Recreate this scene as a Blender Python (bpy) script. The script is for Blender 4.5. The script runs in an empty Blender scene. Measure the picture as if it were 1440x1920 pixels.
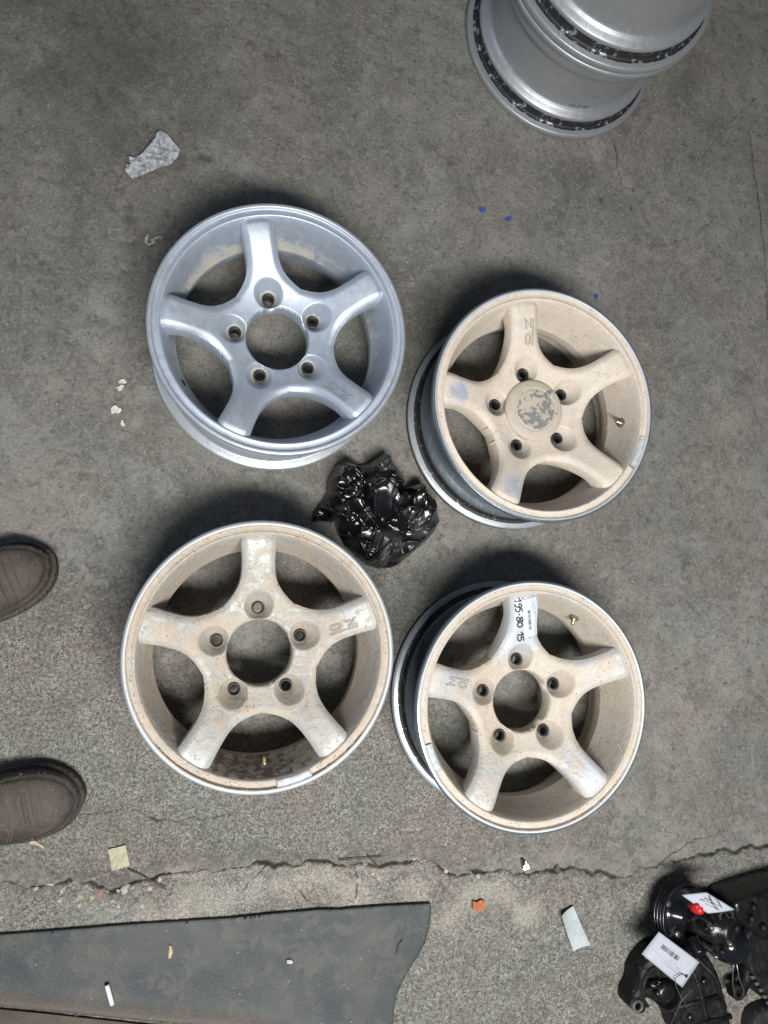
import bpy, math, random
import numpy as np
from mathutils import Vector, Matrix
random.seed(7); RNG = np.random.default_rng(7)
S = bpy.context.scene
COL = S.collection
PI = math.pi

# ------------------------------------------------------------------ camera, world, sun, exposure
FPX, CAM_H = 1411.8, 1.3406           # focal length in photograph pixels, height over the floor
AX, AY = 0.0967, -0.2453
cx_, sx_ = math.cos(AX), math.sin(AX); cy_, sy_ = math.cos(AY), math.sin(AY)
RX = np.array([[1,0,0],[0,cx_,-sx_],[0,sx_,cx_]]); RY = np.array([[cy_,0,sy_],[0,1,0],[-sy_,0,cy_]])
CR = RY @ RX
cam = bpy.data.cameras.new('camera'); camo = bpy.data.objects.new('camera', cam); COL.objects.link(camo)
camo.matrix_world = Matrix.Translation((0,0,CAM_H)) @ Matrix([list(r) for r in CR]).to_4x4()
cam.sensor_fit = 'VERTICAL'; cam.sensor_height = 24.0; cam.lens = FPX/1920*24.0
cam.clip_start = 0.02; cam.clip_end = 200
S.camera = camo

# Workshop light: one long ceiling lamp about two metres up, beyond the picture's lower edge (shadows lengthen away from it)
w = bpy.data.worlds.new("World"); S.world = w; w.use_nodes = True
nt = w.node_tree; nt.nodes.clear()
bg = nt.nodes.new('ShaderNodeBackground'); bg.inputs[0].default_value = (.62, .74, 1.0, 1); bg.inputs[1].default_value = 0.085
wo = nt.nodes.new('ShaderNodeOutputWorld'); nt.links.new(bg.outputs[0], wo.inputs[0])
al = bpy.data.lights.new('ceiling_lamp', 'AREA'); al.shape = 'RECTANGLE'; al.size = 1.2; al.size_y = .35; al.energy = 86; al.color = (1.0, .985, .955)
ao = bpy.data.objects.new('ceiling_lamp', al); COL.objects.link(ao); ao.location = (.30, -.85, 2.05)
ao.rotation_euler = (Vector((.30, -.85, 2.05))-Vector((.42, .25, 0))).to_track_quat('Z', 'Y').to_euler()
dl_ = bpy.data.lights.new('cool_side_light', 'AREA'); dl_.shape = 'RECTANGLE'; dl_.size = 2.2; dl_.size_y = 2.0; dl_.energy = 24; dl_.color = (.66, .80, 1.0)  # unseen cool source added at the left for bluish reflections
do_ = bpy.data.objects.new('cool_side_light', dl_); COL.objects.link(do_); do_.location = (-3.2, .9, 1.9)
do_.rotation_euler = (Vector((-3.2, .9, 1.9))-Vector((.4, .2, 0))).to_track_quat('Z', 'Y').to_euler()
S.view_settings.view_transform = 'Standard'; S.view_settings.look = 'None'
S.view_settings.exposure = 0.0; S.view_settings.gamma = 1.0
S.cycles.use_denoising = True
S.cycles.max_bounces = 6

def at(px, py, z=0.0):
    d = CR @ np.array([(px-720)/FPX, -(py-960)/FPX, -1.0])
    t = (z-CAM_H)/d[2]
    return np.array([d[0]*t, d[1]*t, z])

# ------------------------------------------------------------------ helpers
def tag(o, label, cat=None, group=None, kind=None):
    if label: o['label'] = label
    if cat: o['category'] = cat
    if group: o['group'] = group
    if kind: o['kind'] = kind
    return o
def thing(name, label, cat, loc=(0,0,0), rot=(0,0,0), group=None):
    o = bpy.data.objects.new(name, None); COL.objects.link(o); o.location = loc; o.rotation_euler = rot
    o.empty_display_size = .05
    return tag(o, label, cat, group)
def mesh_of(name, V, polys, mat, smooth=True, attrs=None):
    me = bpy.data.meshes.new(name)
    V = np.asarray(V, dtype=np.float32)
    if isinstance(polys, tuple):                      # (quads, tris) arrays
        q, t = polys
        idx = np.concatenate([q.ravel(), t.ravel()]).astype(np.int32)
        tot = np.concatenate([np.full(len(q), 4), np.full(len(t), 3)]).astype(np.int32)
    else:
        idx = np.array([i for p in polys for i in p], dtype=np.int32)
        tot = np.array([len(p) for p in polys], dtype=np.int32)
    start = np.concatenate([[0], np.cumsum(tot)[:-1]]).astype(np.int32)
    me.vertices.add(len(V)); me.vertices.foreach_set('co', V.ravel())
    me.loops.add(len(idx)); me.loops.foreach_set('vertex_index', idx)
    me.polygons.add(len(tot)); me.polygons.foreach_set('loop_start', start); me.polygons.foreach_set('loop_total', tot)
    me.polygons.foreach_set('use_smooth', np.full(len(tot), smooth, dtype=bool))
    if attrs is not None:
        a = me.color_attributes.new('wear_and_shade', 'FLOAT_COLOR', 'POINT')
        c = np.ones((len(V), 4), dtype=np.float32); c[:, :attrs.shape[1]] = attrs
        a.data.foreach_set('color', c.ravel())
    me.update(calc_edges=True); me.validate()
    me.materials.append(mat)
    return me
def obj(name, V, polys, mat, parent=None, smooth=True, attrs=None):
    o = bpy.data.objects.new(name, mesh_of(name, V, polys, mat, smooth, attrs)); COL.objects.link(o)
    if parent: o.parent = parent
    return o
class MB:
    def __init__(s): s.v = []; s.f = []
    def add(s, V, F, M=None):
        n = len(s.v)
        for v in V:
            v = Vector(v)
            s.v.append(tuple(M @ v) if M is not None else tuple(v))
        s.f += [tuple(i+n for i in f) for f in F]; return s
    def tube(s, P, r, k=8, cap=True):
        P = [Vector(p) for p in P]; R = r if hasattr(r, '__len__') else [r]*len(P)
        V = []; F = []; ref = None
        for i, p in enumerate(P):
            t = (P[min(i+1, len(P)-1)]-P[max(i-1, 0)]).normalized()
            if ref is None: ref = t.orthogonal().normalized()
            a = (ref - t*ref.dot(t)).normalized(); ref = a; b = t.cross(a)
            for j in range(k):
                an = 2*PI*j/k; V.append(p + a*math.cos(an)*R[i] + b*math.sin(an)*R[i])
        for i in range(len(P)-1):
            for j in range(k): F.append((i*k+j, i*k+(j+1)%k, (i+1)*k+(j+1)%k, (i+1)*k+j))
        if cap: F.append(tuple(range(k-1, -1, -1))); F.append(tuple((len(P)-1)*k+j for j in range(k)))
        return s.add(V, F)
    def lathe(s, prof, k=48, M=None, closed=False):
        V = [(r*math.cos(2*PI*j/k), r*math.sin(2*PI*j/k), z) for r, z in prof for j in range(k)]
        n = len(prof); F = []
        for i in range(n if closed else n-1):
            i2 = (i+1) % n
            for j in range(k): F.append((i*k+j, i*k+(j+1)%k, i2*k+(j+1)%k, i2*k+j))
        return s.add(V, F, M)
    def box(s, c, d, M=None, bev=0):
        x, y, z = [a/2 for a in d]; V = [(c[0]+i*x, c[1]+j*y, c[2]+k*z) for i in (-1,1) for j in (-1,1) for k in (-1,1)]
        F = [(0,1,3,2),(4,6,7,5),(0,4,5,1),(2,3,7,6),(0,2,6,4),(1,5,7,3)]
        return s.add(V, F, M)
    def build(s, name, mat, parent=None, smooth=True, bevel=0, angle=None):
        o = obj(name, s.v, s.f, mat, parent, smooth)
        if bevel:
            m = o.modifiers.new('bevel', 'BEVEL'); m.width = bevel; m.segments = 2; m.limit_method = 'ANGLE'; m.angle_limit = math.radians(35)
            m.harden_normals = True
        return o

def _h(ix, iy, seed):
    n = (ix.astype(np.int64)*374761393 + iy.astype(np.int64)*668265263 + seed*1442695041) & 0xffffffff
    n = ((n ^ (n >> 13))*1274126177) & 0xffffffff
    return ((n ^ (n >> 16)) & 0xffff)/65535.0
def vnoise(x, y, seed=0):
    ix = np.floor(x); iy = np.floor(y); fx = x-ix; fy = y-iy
    ix = ix.astype(np.int64); iy = iy.astype(np.int64)
    fx = fx*fx*fx*(fx*(fx*6-15)+10); fy = fy*fy*fy*(fy*(fy*6-15)+10)
    a = _h(ix, iy, seed); b = _h(ix+1, iy, seed); c = _h(ix, iy+1, seed); d = _h(ix+1, iy+1, seed)
    return (a+(b-a)*fx)+((c+(d-c)*fx)-(a+(b-a)*fx))*fy
def fbm(x, y, o=4, seed=0):
    s = 0; a = 1; t = 0
    for i in range(o): s = s+a*vnoise(x*2**i+17.3*i, y*2**i-9.1*i, seed+i); t += a; a *= .5
    return s/t
def sm(a, b, x):
    t = np.clip((x-a)/(b-a), 0, 1); return t*t*(3-2*t)
def segdist(X, Y, pts, closed=False):
    D = np.full(X.shape, 1e9); n = len(pts)
    for i in range(n if closed else n-1):
        ax, ay = pts[i][:2]; bx, by = pts[(i+1) % n][:2]
        dx, dy = bx-ax, by-ay; L = dx*dx+dy*dy+1e-18
        t = np.clip(((X-ax)*dx+(Y-ay)*dy)/L, 0, 1)
        D = np.minimum(D, (X-ax-t*dx)**2+(Y-ay-t*dy)**2)
    return np.sqrt(D)
def polysdf(pts):
    def f(X, Y):
        D = segdist(X, Y, pts, True); ins = np.zeros(X.shape, bool); n = len(pts)
        for i in range(n):
            ax, ay = pts[i][:2]; bx, by = pts[(i+1) % n][:2]
            c = ((ay > Y) != (by > Y)) & (X < (bx-ax)*(Y-ay)/((by-ay) if by != ay else 1e-12)+ax)
            ins ^= c
        return np.where(ins, -D, D)
    return f
def field(x0, x1, y0, y1, h, sdf, zf, zb, bottom=False, share=True):
    """Solid with upper surface zf over the region sdf<0; side walls go down to zb(x,y,ztop)."""
    nx = int((x1-x0)/h)+2; ny = int((y1-y0)/h)+2
    X, Y = np.meshgrid(x0+np.arange(nx)*h, y0+np.arange(ny)*h)
    D = sdf(X, Y); e = h*.25
    gx = (sdf(X+e, Y)-sdf(X-e, Y))/(2*e); gy = (sdf(X, Y+e)-sdf(X, Y-e))/(2*e)
    g2 = np.maximum(gx*gx+gy*gy, .25); near = np.abs(D) < .55*h
    X = np.where(near, X-D*gx/g2, X); Y = np.where(near, Y-D*gy/g2, Y)
    ok = D < .55*h
    id_ = np.arange(nx*ny).reshape(ny, nx)
    c = np.stack([id_[:-1,:-1], id_[:-1,1:], id_[1:,1:], id_[1:,:-1]], -1).reshape(-1, 4)
    okc = ok.ravel()[c]; n = okc.sum(1)
    quads = c[n == 4]
    t3 = c[n == 3]; o3 = okc[n == 3]
    tris = t3[o3].reshape(-1, 3) if len(t3) else np.zeros((0, 3), int)
    V = np.stack([X.ravel(), Y.ravel(), np.zeros(nx*ny)], 1)
    used = np.unique(np.concatenate([quads.ravel(), tris.ravel()])); rm = np.full(nx*ny, -1); rm[used] = np.arange(len(used))
    V = V[used]; quads = rm[quads]; tris = rm[tris]
    V[:, 2] = zf(V[:, 0], V[:, 1]); N = len(V)
    E = np.concatenate([quads[:, [0,1]], quads[:, [1,2]], quads[:, [2,3]], quads[:, [3,0]], tris[:, [0,1]], tris[:, [1,2]], tris[:, [2,0]]])
    key = E[:, 0]*N+E[:, 1]; rev = E[:, 1]*N+E[:, 0]
    B = E[~np.isin(key, rev)]
    bv = np.unique(B); m = np.full(N, -1); m[bv] = np.arange(len(bv))
    low = V[bv].copy(); low[:, 2] = zb(low[:, 0], low[:, 1], low[:, 2])
    if share:
        W = np.stack([B[:, 1], B[:, 0], N+m[B[:, 0]], N+m[B[:, 1]]], 1); V2 = np.concatenate([V, low])
    else:
        k = len(bv); W = np.stack([N+m[B[:, 1]], N+m[B[:, 0]], N+k+m[B[:, 0]], N+k+m[B[:, 1]]], 1); V2 = np.concatenate([V, V[bv], low])
    quads = np.concatenate([quads, W])
    return V2, quads, tris
def sub(V, q, t, mq, mt):
    q = q[mq]; t = t[mt]; used = np.unique(np.concatenate([q.ravel(), t.ravel()])); rm = np.full(len(V), -1); rm[used] = np.arange(len(used))
    return V[used], rm[q], rm[t]
def folds(x, y, n, seed, scale=1.0):
    r = np.random.default_rng(seed); z = 0
    for i in range(n):
        a = r.uniform(0, PI); c = r.uniform(-scale, scale); z = z+np.abs(x*math.cos(a)+y*math.sin(a)-c)*r.choice([-1, 1])*r.uniform(.4, 1)
    return z/n

# ------------------------------------------------------------------ material helpers
class NM:
    def __init__(s, name):
        s.m = bpy.data.materials.new(name); s.m.use_nodes = True; s.t = s.m.node_tree; s.t.nodes.clear()
        s.o = s.t.nodes.new('ShaderNodeOutputMaterial'); s.b = s.t.nodes.new('ShaderNodeBsdfPrincipled'); s.t.links.new(s.b.outputs[0], s.o.inputs[0])
        s.tc = s.t.nodes.new('ShaderNodeTexCoord')
    def link(s, a, b):
        if isinstance(a, (int, float)): b.default_value = a
        elif isinstance(a, tuple): b.default_value = (*a, 1) if len(a) == 3 else a
        else: s.t.links.new(a, b)
    def set(s, **k):
        for n, v in k.items(): s.link(v, s.b.inputs[n.replace('_', ' ')])
        return s
    def noise(s, scale, detail=4, rough=.6, dist=0, vec=None, off=0):
        n = s.t.nodes.new('ShaderNodeTexNoise'); n.inputs['Scale'].default_value = scale; n.inputs['Detail'].default_value = detail
        n.inputs['Roughness'].default_value = rough; n.inputs['Distortion'].default_value = dist
        v = vec or s.tc.outputs['Object']
        if off or vec is None:
            mp = s.t.nodes.new('ShaderNodeMapping'); mp.inputs['Location'].default_value = (off, off*.7, off*.3); s.t.links.new(v, mp.inputs[0]); v = mp.outputs[0]
        s.t.links.new(v, n.inputs['Vector']); return n.outputs['Fac']
    def vor(s, scale, feat='F1', out='Distance', rnd=1):
        n = s.t.nodes.new('ShaderNodeTexVoronoi'); n.feature = feat; n.inputs['Scale'].default_value = scale; n.inputs['Randomness'].default_value = rnd
        s.t.links.new(s.tc.outputs['Object'], n.inputs['Vector']); return n.outputs[out]
    def ramp(s, f, a, b, lo=0.0, hi=1.0, smooth=True):
        n = s.t.nodes.new('ShaderNodeMapRange'); n.interpolation_type = 'SMOOTHSTEP' if smooth else 'LINEAR'
        s.link(f, n.inputs[0]); n.inputs[1].default_value = a; n.inputs[2].default_value = b; n.inputs[3].default_value = lo; n.inputs[4].default_value = hi
        return n.outputs[0]
    def math(s, op, a, b=0.0, clamp=False):
        n = s.t.nodes.new('ShaderNodeMath'); n.operation = op; n.use_clamp = clamp; s.link(a, n.inputs[0]); s.link(b, n.inputs[1]); return n.outputs[0]
    def mix(s, f, a, b, mode='MIX'):
        n = s.t.nodes.new('ShaderNodeMix'); n.data_type = 'RGBA'; n.blend_type = mode
        s.link(f, n.inputs['Factor']); s.link(a, n.inputs[6]); s.link(b, n.inputs[7]); return n.outputs[2]
    def fmix(s, f, a, b):
        n = s.t.nodes.new('ShaderNodeMix'); n.data_type = 'FLOAT'; s.link(f, n.inputs[0]); s.link(a, n.inputs[2]); s.link(b, n.inputs[3]); return n.outputs[0]
    def attr(s, name='wear_and_shade'):
        n = s.t.nodes.new('ShaderNodeAttribute'); n.attribute_name = name
        p = s.t.nodes.new('ShaderNodeSeparateColor'); s.t.links.new(n.outputs['Color'], p.inputs[0]); return p.outputs
    def bump(s, hgt, dist=.001, strength=1.0, prev=None):
        n = s.t.nodes.new('ShaderNodeBump'); n.inputs['Distance'].default_value = dist; n.inputs['Strength'].default_value = strength
        s.link(hgt, n.inputs['Height'])
        if prev is not None: s.t.links.new(prev, n.inputs['Normal'])
        return n.outputs[0]
def simple(name, col, rough=.6, metal=0.0, var=.25, scale=60, bump=.0004, spec=.5):
    M = NM(name); n = M.noise(scale, 5); c = M.mix(M.ramp(n, .3, .7), tuple(c*(1-var) for c in col), tuple(min(1, c*(1+var)) for c in col))
    M.set(Base_Color=c, Roughness=M.ramp(M.noise(scale*.6, 3, off=3), .3, .7, rough*.8, min(1, rough*1.2)), Metallic=metal)
    M.b.inputs['Specular IOR Level'].default_value = spec
    if bump: M.set(Normal=M.bump(n, bump))
    return M.m

# ------------------------------------------------------------------ materials
def concrete():
    M = NM('worn_concrete'); a = M.attr(); R, G, B = a[0], a[1], a[2]       # R exposed grain, G dark grime plus painted light falloff and shade, B crack / dirt
    big = M.noise(3.0, 5, .6); mid = M.noise(22, 5, .65, .4, off=2); fine = M.noise(190, 4, .7, off=5); grain = M.noise(250, 4, .75, 1.4, off=9)
    smooth = M.mix(M.ramp(big, .3, .7), (.138,.135,.125), (.212,.208,.194))
    smooth = M.mix(M.ramp(mid, .35, .68, 0, .55), smooth, (.108,.105,.097))
    smooth = M.mix(M.ramp(fine, .55, .68, 0, .75), smooth, (.29,.28,.25))
    smooth = M.mix(M.ramp(fine, .44, .32, 0, .75), smooth, (.062,.059,.053))
    blot = M.noise(9, 6, .7, .8, off=87); smooth = M.mix(M.ramp(blot, .53, .68, 0, .55), smooth, (.245,.241,.225)); smooth = M.mix(M.ramp(blot, .46, .34, 0, .55), smooth, (.088,.084,.076))
    md2 = M.noise(70, 5, .75, 1.2, off=77); smooth = M.mix(M.ramp(md2, .53, .64, 0, .55), smooth, (.25,.24,.215)); smooth = M.mix(M.ramp(md2, .46, .37, 0, .65), smooth, (.075,.072,.066))
    sp = M.math('LESS_THAN', M.vor(120), .16); spm = M.math('MULTIPLY', sp, M.math('GREATER_THAN', M.noise(45, 2, off=13), .60))
    smooth = M.mix(M.math('MULTIPLY', spm, .75), smooth, (.38,.34,.27))
    dk = M.math('MULTIPLY', M.math('LESS_THAN', M.vor(75), .13), M.math('GREATER_THAN', M.noise(30, 2, off=23), .60))
    smooth = M.mix(M.math('MULTIPLY', dk, .7), smooth, (.03,.028,.026))
    rough = M.mix(M.ramp(grain, .43, .57), (.085,.082,.075), (.375,.368,.34))
    rough = M.mix(M.ramp(mid, .38, .62, 0, .7), rough, M.mix(M.ramp(fine, .4, .6), (.088,.084,.076), (.28,.27,.245)))
    rm = M.math('ADD', R, M.math('MULTIPLY', M.math('SUBTRACT', M.noise(46, 6, .75, .6, off=31), .5), 2.4))
    rmask = M.ramp(rm, .38, .72)
    base = M.mix(rmask, smooth, rough)
    base = M.mix(M.math('MULTIPLY', M.ramp(R, .95, 1.3), M.ramp(grain, .38, .6, .25, .9)), base, (.44,.425,.385))
    tint = M.mix(M.ramp(M.noise(6, 3, off=41), .35, .65), (.97,1.0,.97), (1.05,1.0,.96))
    base = M.mix(1.0, base, tint, 'MULTIPLY')
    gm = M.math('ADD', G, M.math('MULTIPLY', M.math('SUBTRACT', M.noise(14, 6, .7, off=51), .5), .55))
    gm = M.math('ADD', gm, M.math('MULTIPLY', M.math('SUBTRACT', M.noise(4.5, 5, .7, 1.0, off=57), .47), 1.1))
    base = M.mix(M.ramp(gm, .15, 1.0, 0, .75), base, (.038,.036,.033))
    bm = M.math('ADD', B, M.math('MULTIPLY', M.math('SUBTRACT', M.noise(120, 3, off=61), .5), .5))
    base = M.mix(M.ramp(bm, .3, .8, 0, .9), base, (.050,.043,.036))
    M.set(Base_Color=base, Roughness=M.fmix(rmask, .78, .95))
    M.b.inputs['Specular IOR Level'].default_value = .3
    b1 = M.bump(M.math('MULTIPLY', grain, M.fmix(rmask, .25, 1.0)), .0035)
    b2 = M.bump(fine, .0012, 1, b1); b3 = M.bump(mid, .003, 1, b2)
    M.set(Normal=b3); return M.m
def wheel_mat(name, silver, dust, mud, pit=.5, k=1.1, sc=26, srough=.34, clean=(.72,.75,.80), metal=.55, soft=0.0, rk=2.2):
    M = NM(name); a = M.attr(); R, G, B = a[0], a[1], a[2]
    n1 = M.noise(sc, 7, .68, .5); n2 = M.noise(sc*2.6, 6, .72, .3, off=4); n3 = M.noise(70, 5, .7, .2, off=8); fine = M.noise(260, 4, .7, off=12)
    d = M.ramp(M.math('ADD', R, M.math('MULTIPLY', M.math('SUBTRACT', n1, .5), k*2)), .30-soft, .72+soft)
    d2 = M.ramp(M.math('ADD', R, M.math('MULTIPLY', M.math('SUBTRACT', n2, .5), k*2.2)), .35-soft, .70+soft)
    d = M.math('MAXIMUM', d, M.math('MULTIPLY', d2, .8))
    g = M.ramp(M.math('ADD', G, M.math('MULTIPLY', M.math('SUBTRACT', n2, .5), 1.7)), .40, .66)
    r = M.ramp(M.math('ADD', B, M.math('MULTIPLY', M.math('SUBTRACT', n3, .5), rk)), .46, .54)
    sv = M.mix(M.ramp(n1, .35, .65), tuple(c*.95 for c in silver), silver)
    dc = M.mix(M.ramp(n2, .3, .7), tuple(c*.86 for c in dust), dust); dc = M.mix(M.ramp(fine, .58, .75, 0, .35), dc, tuple(c*.6 for c in dust))
    c = M.mix(d, sv, dc); c = M.mix(g, c, M.mix(M.ramp(fine, .4, .6), tuple(x*.75 for x in mud), mud)); c = M.mix(r, c, (.012,.012,.014))
    spk = M.math('MULTIPLY', M.math('LESS_THAN', M.vor(150), .22), M.math('GREATER_THAN', M.math('ADD', M.noise(30, 3, off=29), M.math('MULTIPLY', G, .12)), .50))
    spk = M.math('MULTIPLY', spk, M.math('GREATER_THAN', M.math('MAXIMUM', d, g), .6)); c = M.mix(M.math('MULTIPLY', spk, .55 if pit > .5 else 0.0), c, tuple(x*.9 for x in mud))
    # fine scuffs
    ws = M.t.nodes.new('ShaderNodeTexNoise'); mp = M.t.nodes.new('ShaderNodeMapping'); mp.inputs['Scale'].default_value = (300, 18, 60); mp.inputs['Rotation'].default_value = (0,0,.6)
    M.t.links.new(M.tc.outputs['Object'], mp.inputs[0]); M.t.links.new(mp.outputs[0], ws.inputs[0]); ws.inputs['Scale'].default_value = 1; ws.inputs['Detail'].default_value = 3
    c = M.mix(M.ramp(ws.outputs['Fac'], .64, .74, 0, .35), c, clean)
    inv = M.math('SUBTRACT', 1.0, M.math('MAXIMUM', M.math('MAXIMUM', d, g), r))
    M.set(Base_Color=c, Metallic=M.math('MULTIPLY', inv, metal), Roughness=M.fmix(inv, .62, M.ramp(n3, .3, .7, srough*.85, srough*1.2)))
    M.set(Normal=M.bump(M.math('ADD', M.math('MULTIPLY', fine, M.fmix(inv, pit, .08)), M.math('MULTIPLY', M.math('ADD', M.math('ADD', d, M.math('MULTIPLY', spk, 2.0)), M.math('MULTIPLY', g, 2.0)), .45*pit)), .0012))
    return M.m
CONC = concrete()
WM = [wheel_mat('silver_alloy_paint', (.465,.52,.595), (.46,.43,.36), (.30,.22,.15), .35, .8, srough=.50, metal=.62, clean=(.62,.68,.76)),
      wheel_mat('pinkish_dust_over_silver', (.46,.49,.56), (.585,.515,.435), (.44,.34,.27), .9, 1.0, srough=.5, metal=.3, soft=.12),
      wheel_mat('muddy_silver', (.455,.46,.435), (.435,.365,.290), (.19,.13,.095), .9, 1.4, 30, srough=.5, metal=.2, soft=.13, clean=(.60,.61,.60)),
      wheel_mat('pale_dust_on_silver', (.50,.525,.55), (.50,.435,.355), (.30,.215,.16), .9, 1.35, srough=.48, metal=.25, soft=.15)]
BAR = wheel_mat('scraped_barrel_paint', (.36,.39,.42), (.30,.29,.27), (.1,.09,.08), .3, .8, srough=.34, metal=.4, rk=1.1)
BAR2 = wheel_mat('dark_barrel_paint', (.16,.19,.21), (.24,.25,.25), (.1,.09,.08), .3, .8, srough=.26, metal=.5, rk=1.1)
BARS = wheel_mat('grey_barrel_paint', (.34,.355,.37), (.30,.30,.29), (.1,.09,.08), .3, .8, srough=.42, rk=1.8)
SLEEVE = simple('dark_steel_sleeve', (.045,.048,.05), .45, .6)
BRASS = simple('tarnished_brass', (.45,.36,.20), .35, .9)
LEADW = simple('painted_lead', (.42,.46,.47), .6, .1, .2, 90, .0006)
GROOVE = simple('dirt_filled_groove', (.10,.09,.08), .8, 0, .2)
GREYL = simple('shaded_engraving', (.16,.17,.19), .5, .3, .1)
RIDGE = simple('raised_silver_edge', (.62,.66,.72), .3, .7, .1)
OILY = simple('oily_black_iron', (.009,.009,.010), .28, .2, .5, 45, .0014)
OILY2 = simple('greasy_cast_metal', (.009,.010,.0095), .5, .1, .6, 60, .003, .22)
SHEEN = simple('black_gloss_housing', (.010,.011,.015), .16, .2, .3, 30, .0004)
BOLT = simple('worn_bolt_head', (.26,.25,.23), .35, .8, .3, 80)
RIBM = simple('groove_glint_metal', (.10,.10,.11), .25, .8, .2)
REDP = simple('red_plastic', (.42,.010,.014), .4, 0, .15, 60)
PAPER = simple('shaded_white_card', (.36,.385,.44), .7, 0, .05, 50, .0001)  # white card with the shade over the tags mixed into its colour
LABELM = simple('white_sticker', (.50,.55,.64), .5, 0, .04, 50, .0001)
INK = simple('black_ink', (.012,.012,.015), .6, 0, .1, 60, 0)
GREYINK = simple('faint_grey_print', (.16,.175,.21), .7, 0, .1, 60, 0)
WIRE = simple('thin_wire', (.12,.10,.09), .5, .4)

# ------------------------------------------------------------------ floor
def build_floor():
    xs = np.arange(-.50, 1.42, .003); ys1 = np.arange(-1.0, -.66, .003); ys2 = np.arange(-.66, -.36, .0017); ys3 = np.arange(-.36, 1.48, .003)
    out = np.array([.05,.15,.4,1,2.5,6,15])
    xs = np.concatenate([xs[0]-out[::-1], xs, xs[-1]+out]); ys = np.concatenate([ys1[0]-out[::-1], ys1, ys2, ys3, ys3[-1]+out])
    X, Y = np.meshgrid(xs, ys); nx, ny = len(xs), len(ys)
    wx = X+.010*(fbm(X*40, Y*40, 4, 3)-.5); wy = Y+.016*(fbm(X*34, Y*34, 4, 9)-.5)+.007*(fbm(X*120, Y*60, 3, 19)-.5)
    cr_px = [(-160,1690),(0,1657),(17,1652),(43,1666),(83,1657),(133,1655),(180,1663),(220,1667),(262,1650),(307,1640),(350,1632),(387,1637),(403,1640),(427,1628),(477,1618),(523,1620),(550,1625),(613,1618),(650,1622),(690,1626),(727,1623),(767,1613),(787,1603),(823,1620),(843,1640),(863,1645),(886,1635),(937,1632),(973,1636),(995,1644),(1008,1638),(1039,1634),(1066,1627),(1087,1630),(1111,1638),(1140,1643),(1177,1644),(1200,1632),(1240,1620),(1330,1600),(1440,1588),(1650,1560)]
    cr = [at(*p) for p in cr_px]
    d = segdist(wx, wy, cr)
    # signed side: below the crack?
    cxs = np.array([c[0] for c in cr]); cys = np.array([c[1] for c in cr]); below = wy < np.interp(wx, cxs, cys)
    wid = .0005+.0030*sm(.32, .72, fbm(X*22, Y*4, 3, 21))
    groove = np.exp(-(d/wid)**2)
    broken = np.exp(-(d/.020)**2)*below
    hair = []
    for pts, wdt in (([(228,-20),(175,60),(165,90),(115,160),(105,200),(60,250),(45,290),(-20,350)], .0035),
                ([(450,215),(490,258),(560,285),(600,310),(690,370),(760,390),(830,400),(940,415)], .0012),
                ([(1405,250),(1415,320),(1424,380),(1434,480),(1440,600)], .0025), ([(1060,388),(1110,382),(1180,355),(1250,335)], .0012),
                ([(1150,262),(1160,310),(1166,345)], .0025), ([(1240,470),(1300,440),(1340,415)], .0012), ([(1310,300),(1360,240),(1420,180)], .0015),
                ([(300,1290),(285,1350),(262,1400),(250,1460)], .0014), ([(750,250),(800,330)], .001), ([(160,1530),(250,1520),(330,1540),(420,1530)], .0016),
                ([(0,1520),(90,1535),(170,1530)], .0012), ([(440,1690),(520,1600),(560,1560)], .0010), ([(560,1670),(572,1690),(610,1700)], .0012),
                ([(1210,1635),(1290,1585),(1360,1560)], .0014), ([(660,1618),(672,1650),(668,1690)], .002)):
        P = [at(*p) for p in pts]
        hair.append((segdist(wx, wy, P), wdt, .42 if wdt > .003 else 1.0))
    H = np.zeros_like(X)
    for hd, wdt, kk in hair: H = np.maximum(H, kk*np.exp(-(hd/(wdt*(.5+fbm(X*20, Y*20, 2, 31))))**2))
    # exposed-grain zones, placed on the floor from pixels
    def blob(px, py, rx, ry, k=1.0):
        c = at(px, py); return k*np.exp(-(((X-c[0])/rx)**2+((Y-c[1])/ry)**2))
    R = .10+.0*X
    for b in ((120,1330,.20,.20,.55),(60,1250,.16,.14,.35),(250,1490,.22,.13,.65),(520,1550,.30,.10,.62),(760,1500,.14,.14,.60),(1150,1560,.10,.08,.3),(700,1180,.10,.20,.30),(320,1560,.3,.10,.4),(690,1290,.12,.16,.35),(1290,1250,.12,.3,.12),(850,1590,.18,.06,.45)): R = R+blob(*b)
    R = np.clip(R, 0, .85); R = np.where(below, np.maximum(.80-.35*np.exp(-(d/.02)**2), R*.9), R)
    # smoother dirty strip right above the crack on the right side
    up = np.exp(-(d/.028)**2)*(~below); R = R*(1-.55*up)
    R = np.clip(R+.35*(fbm(X*7, Y*7, 3, 5)-.5), 0, 1); R = R+below*.42*sm(.10, .02, np.abs(d-.035))*(X < .78)*fbm(X*18, Y*18, 3, 15)*1.6
    G = .05+blob(0,60,.40,.30,.26)+blob(150,250,.35,.30,.20)+blob(480,40,.3,.2,.14)+blob(780,20,.2,.12,.12)+blob(90,560,.30,.35,.10)+blob(1380,1720,.22,.2,.20)  # upper-left light falloff and shade around the engine parts painted in as darker colour
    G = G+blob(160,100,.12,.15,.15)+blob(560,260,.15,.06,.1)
    # small oil spots
    for px, py, s, k in ((1127,375,.008,.9),(1187,357,.005,.9),(1183,392,.005,.7),(378,296,.008,.7),(392,300,.006,.8),(243,412,.012,.5),(1222,870,.014,.35),(1195,320,.012,.35),(1254,110,.01,.3),(1252,170,.006,.6)): G = G+blob(px,py,s,s,k)
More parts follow.
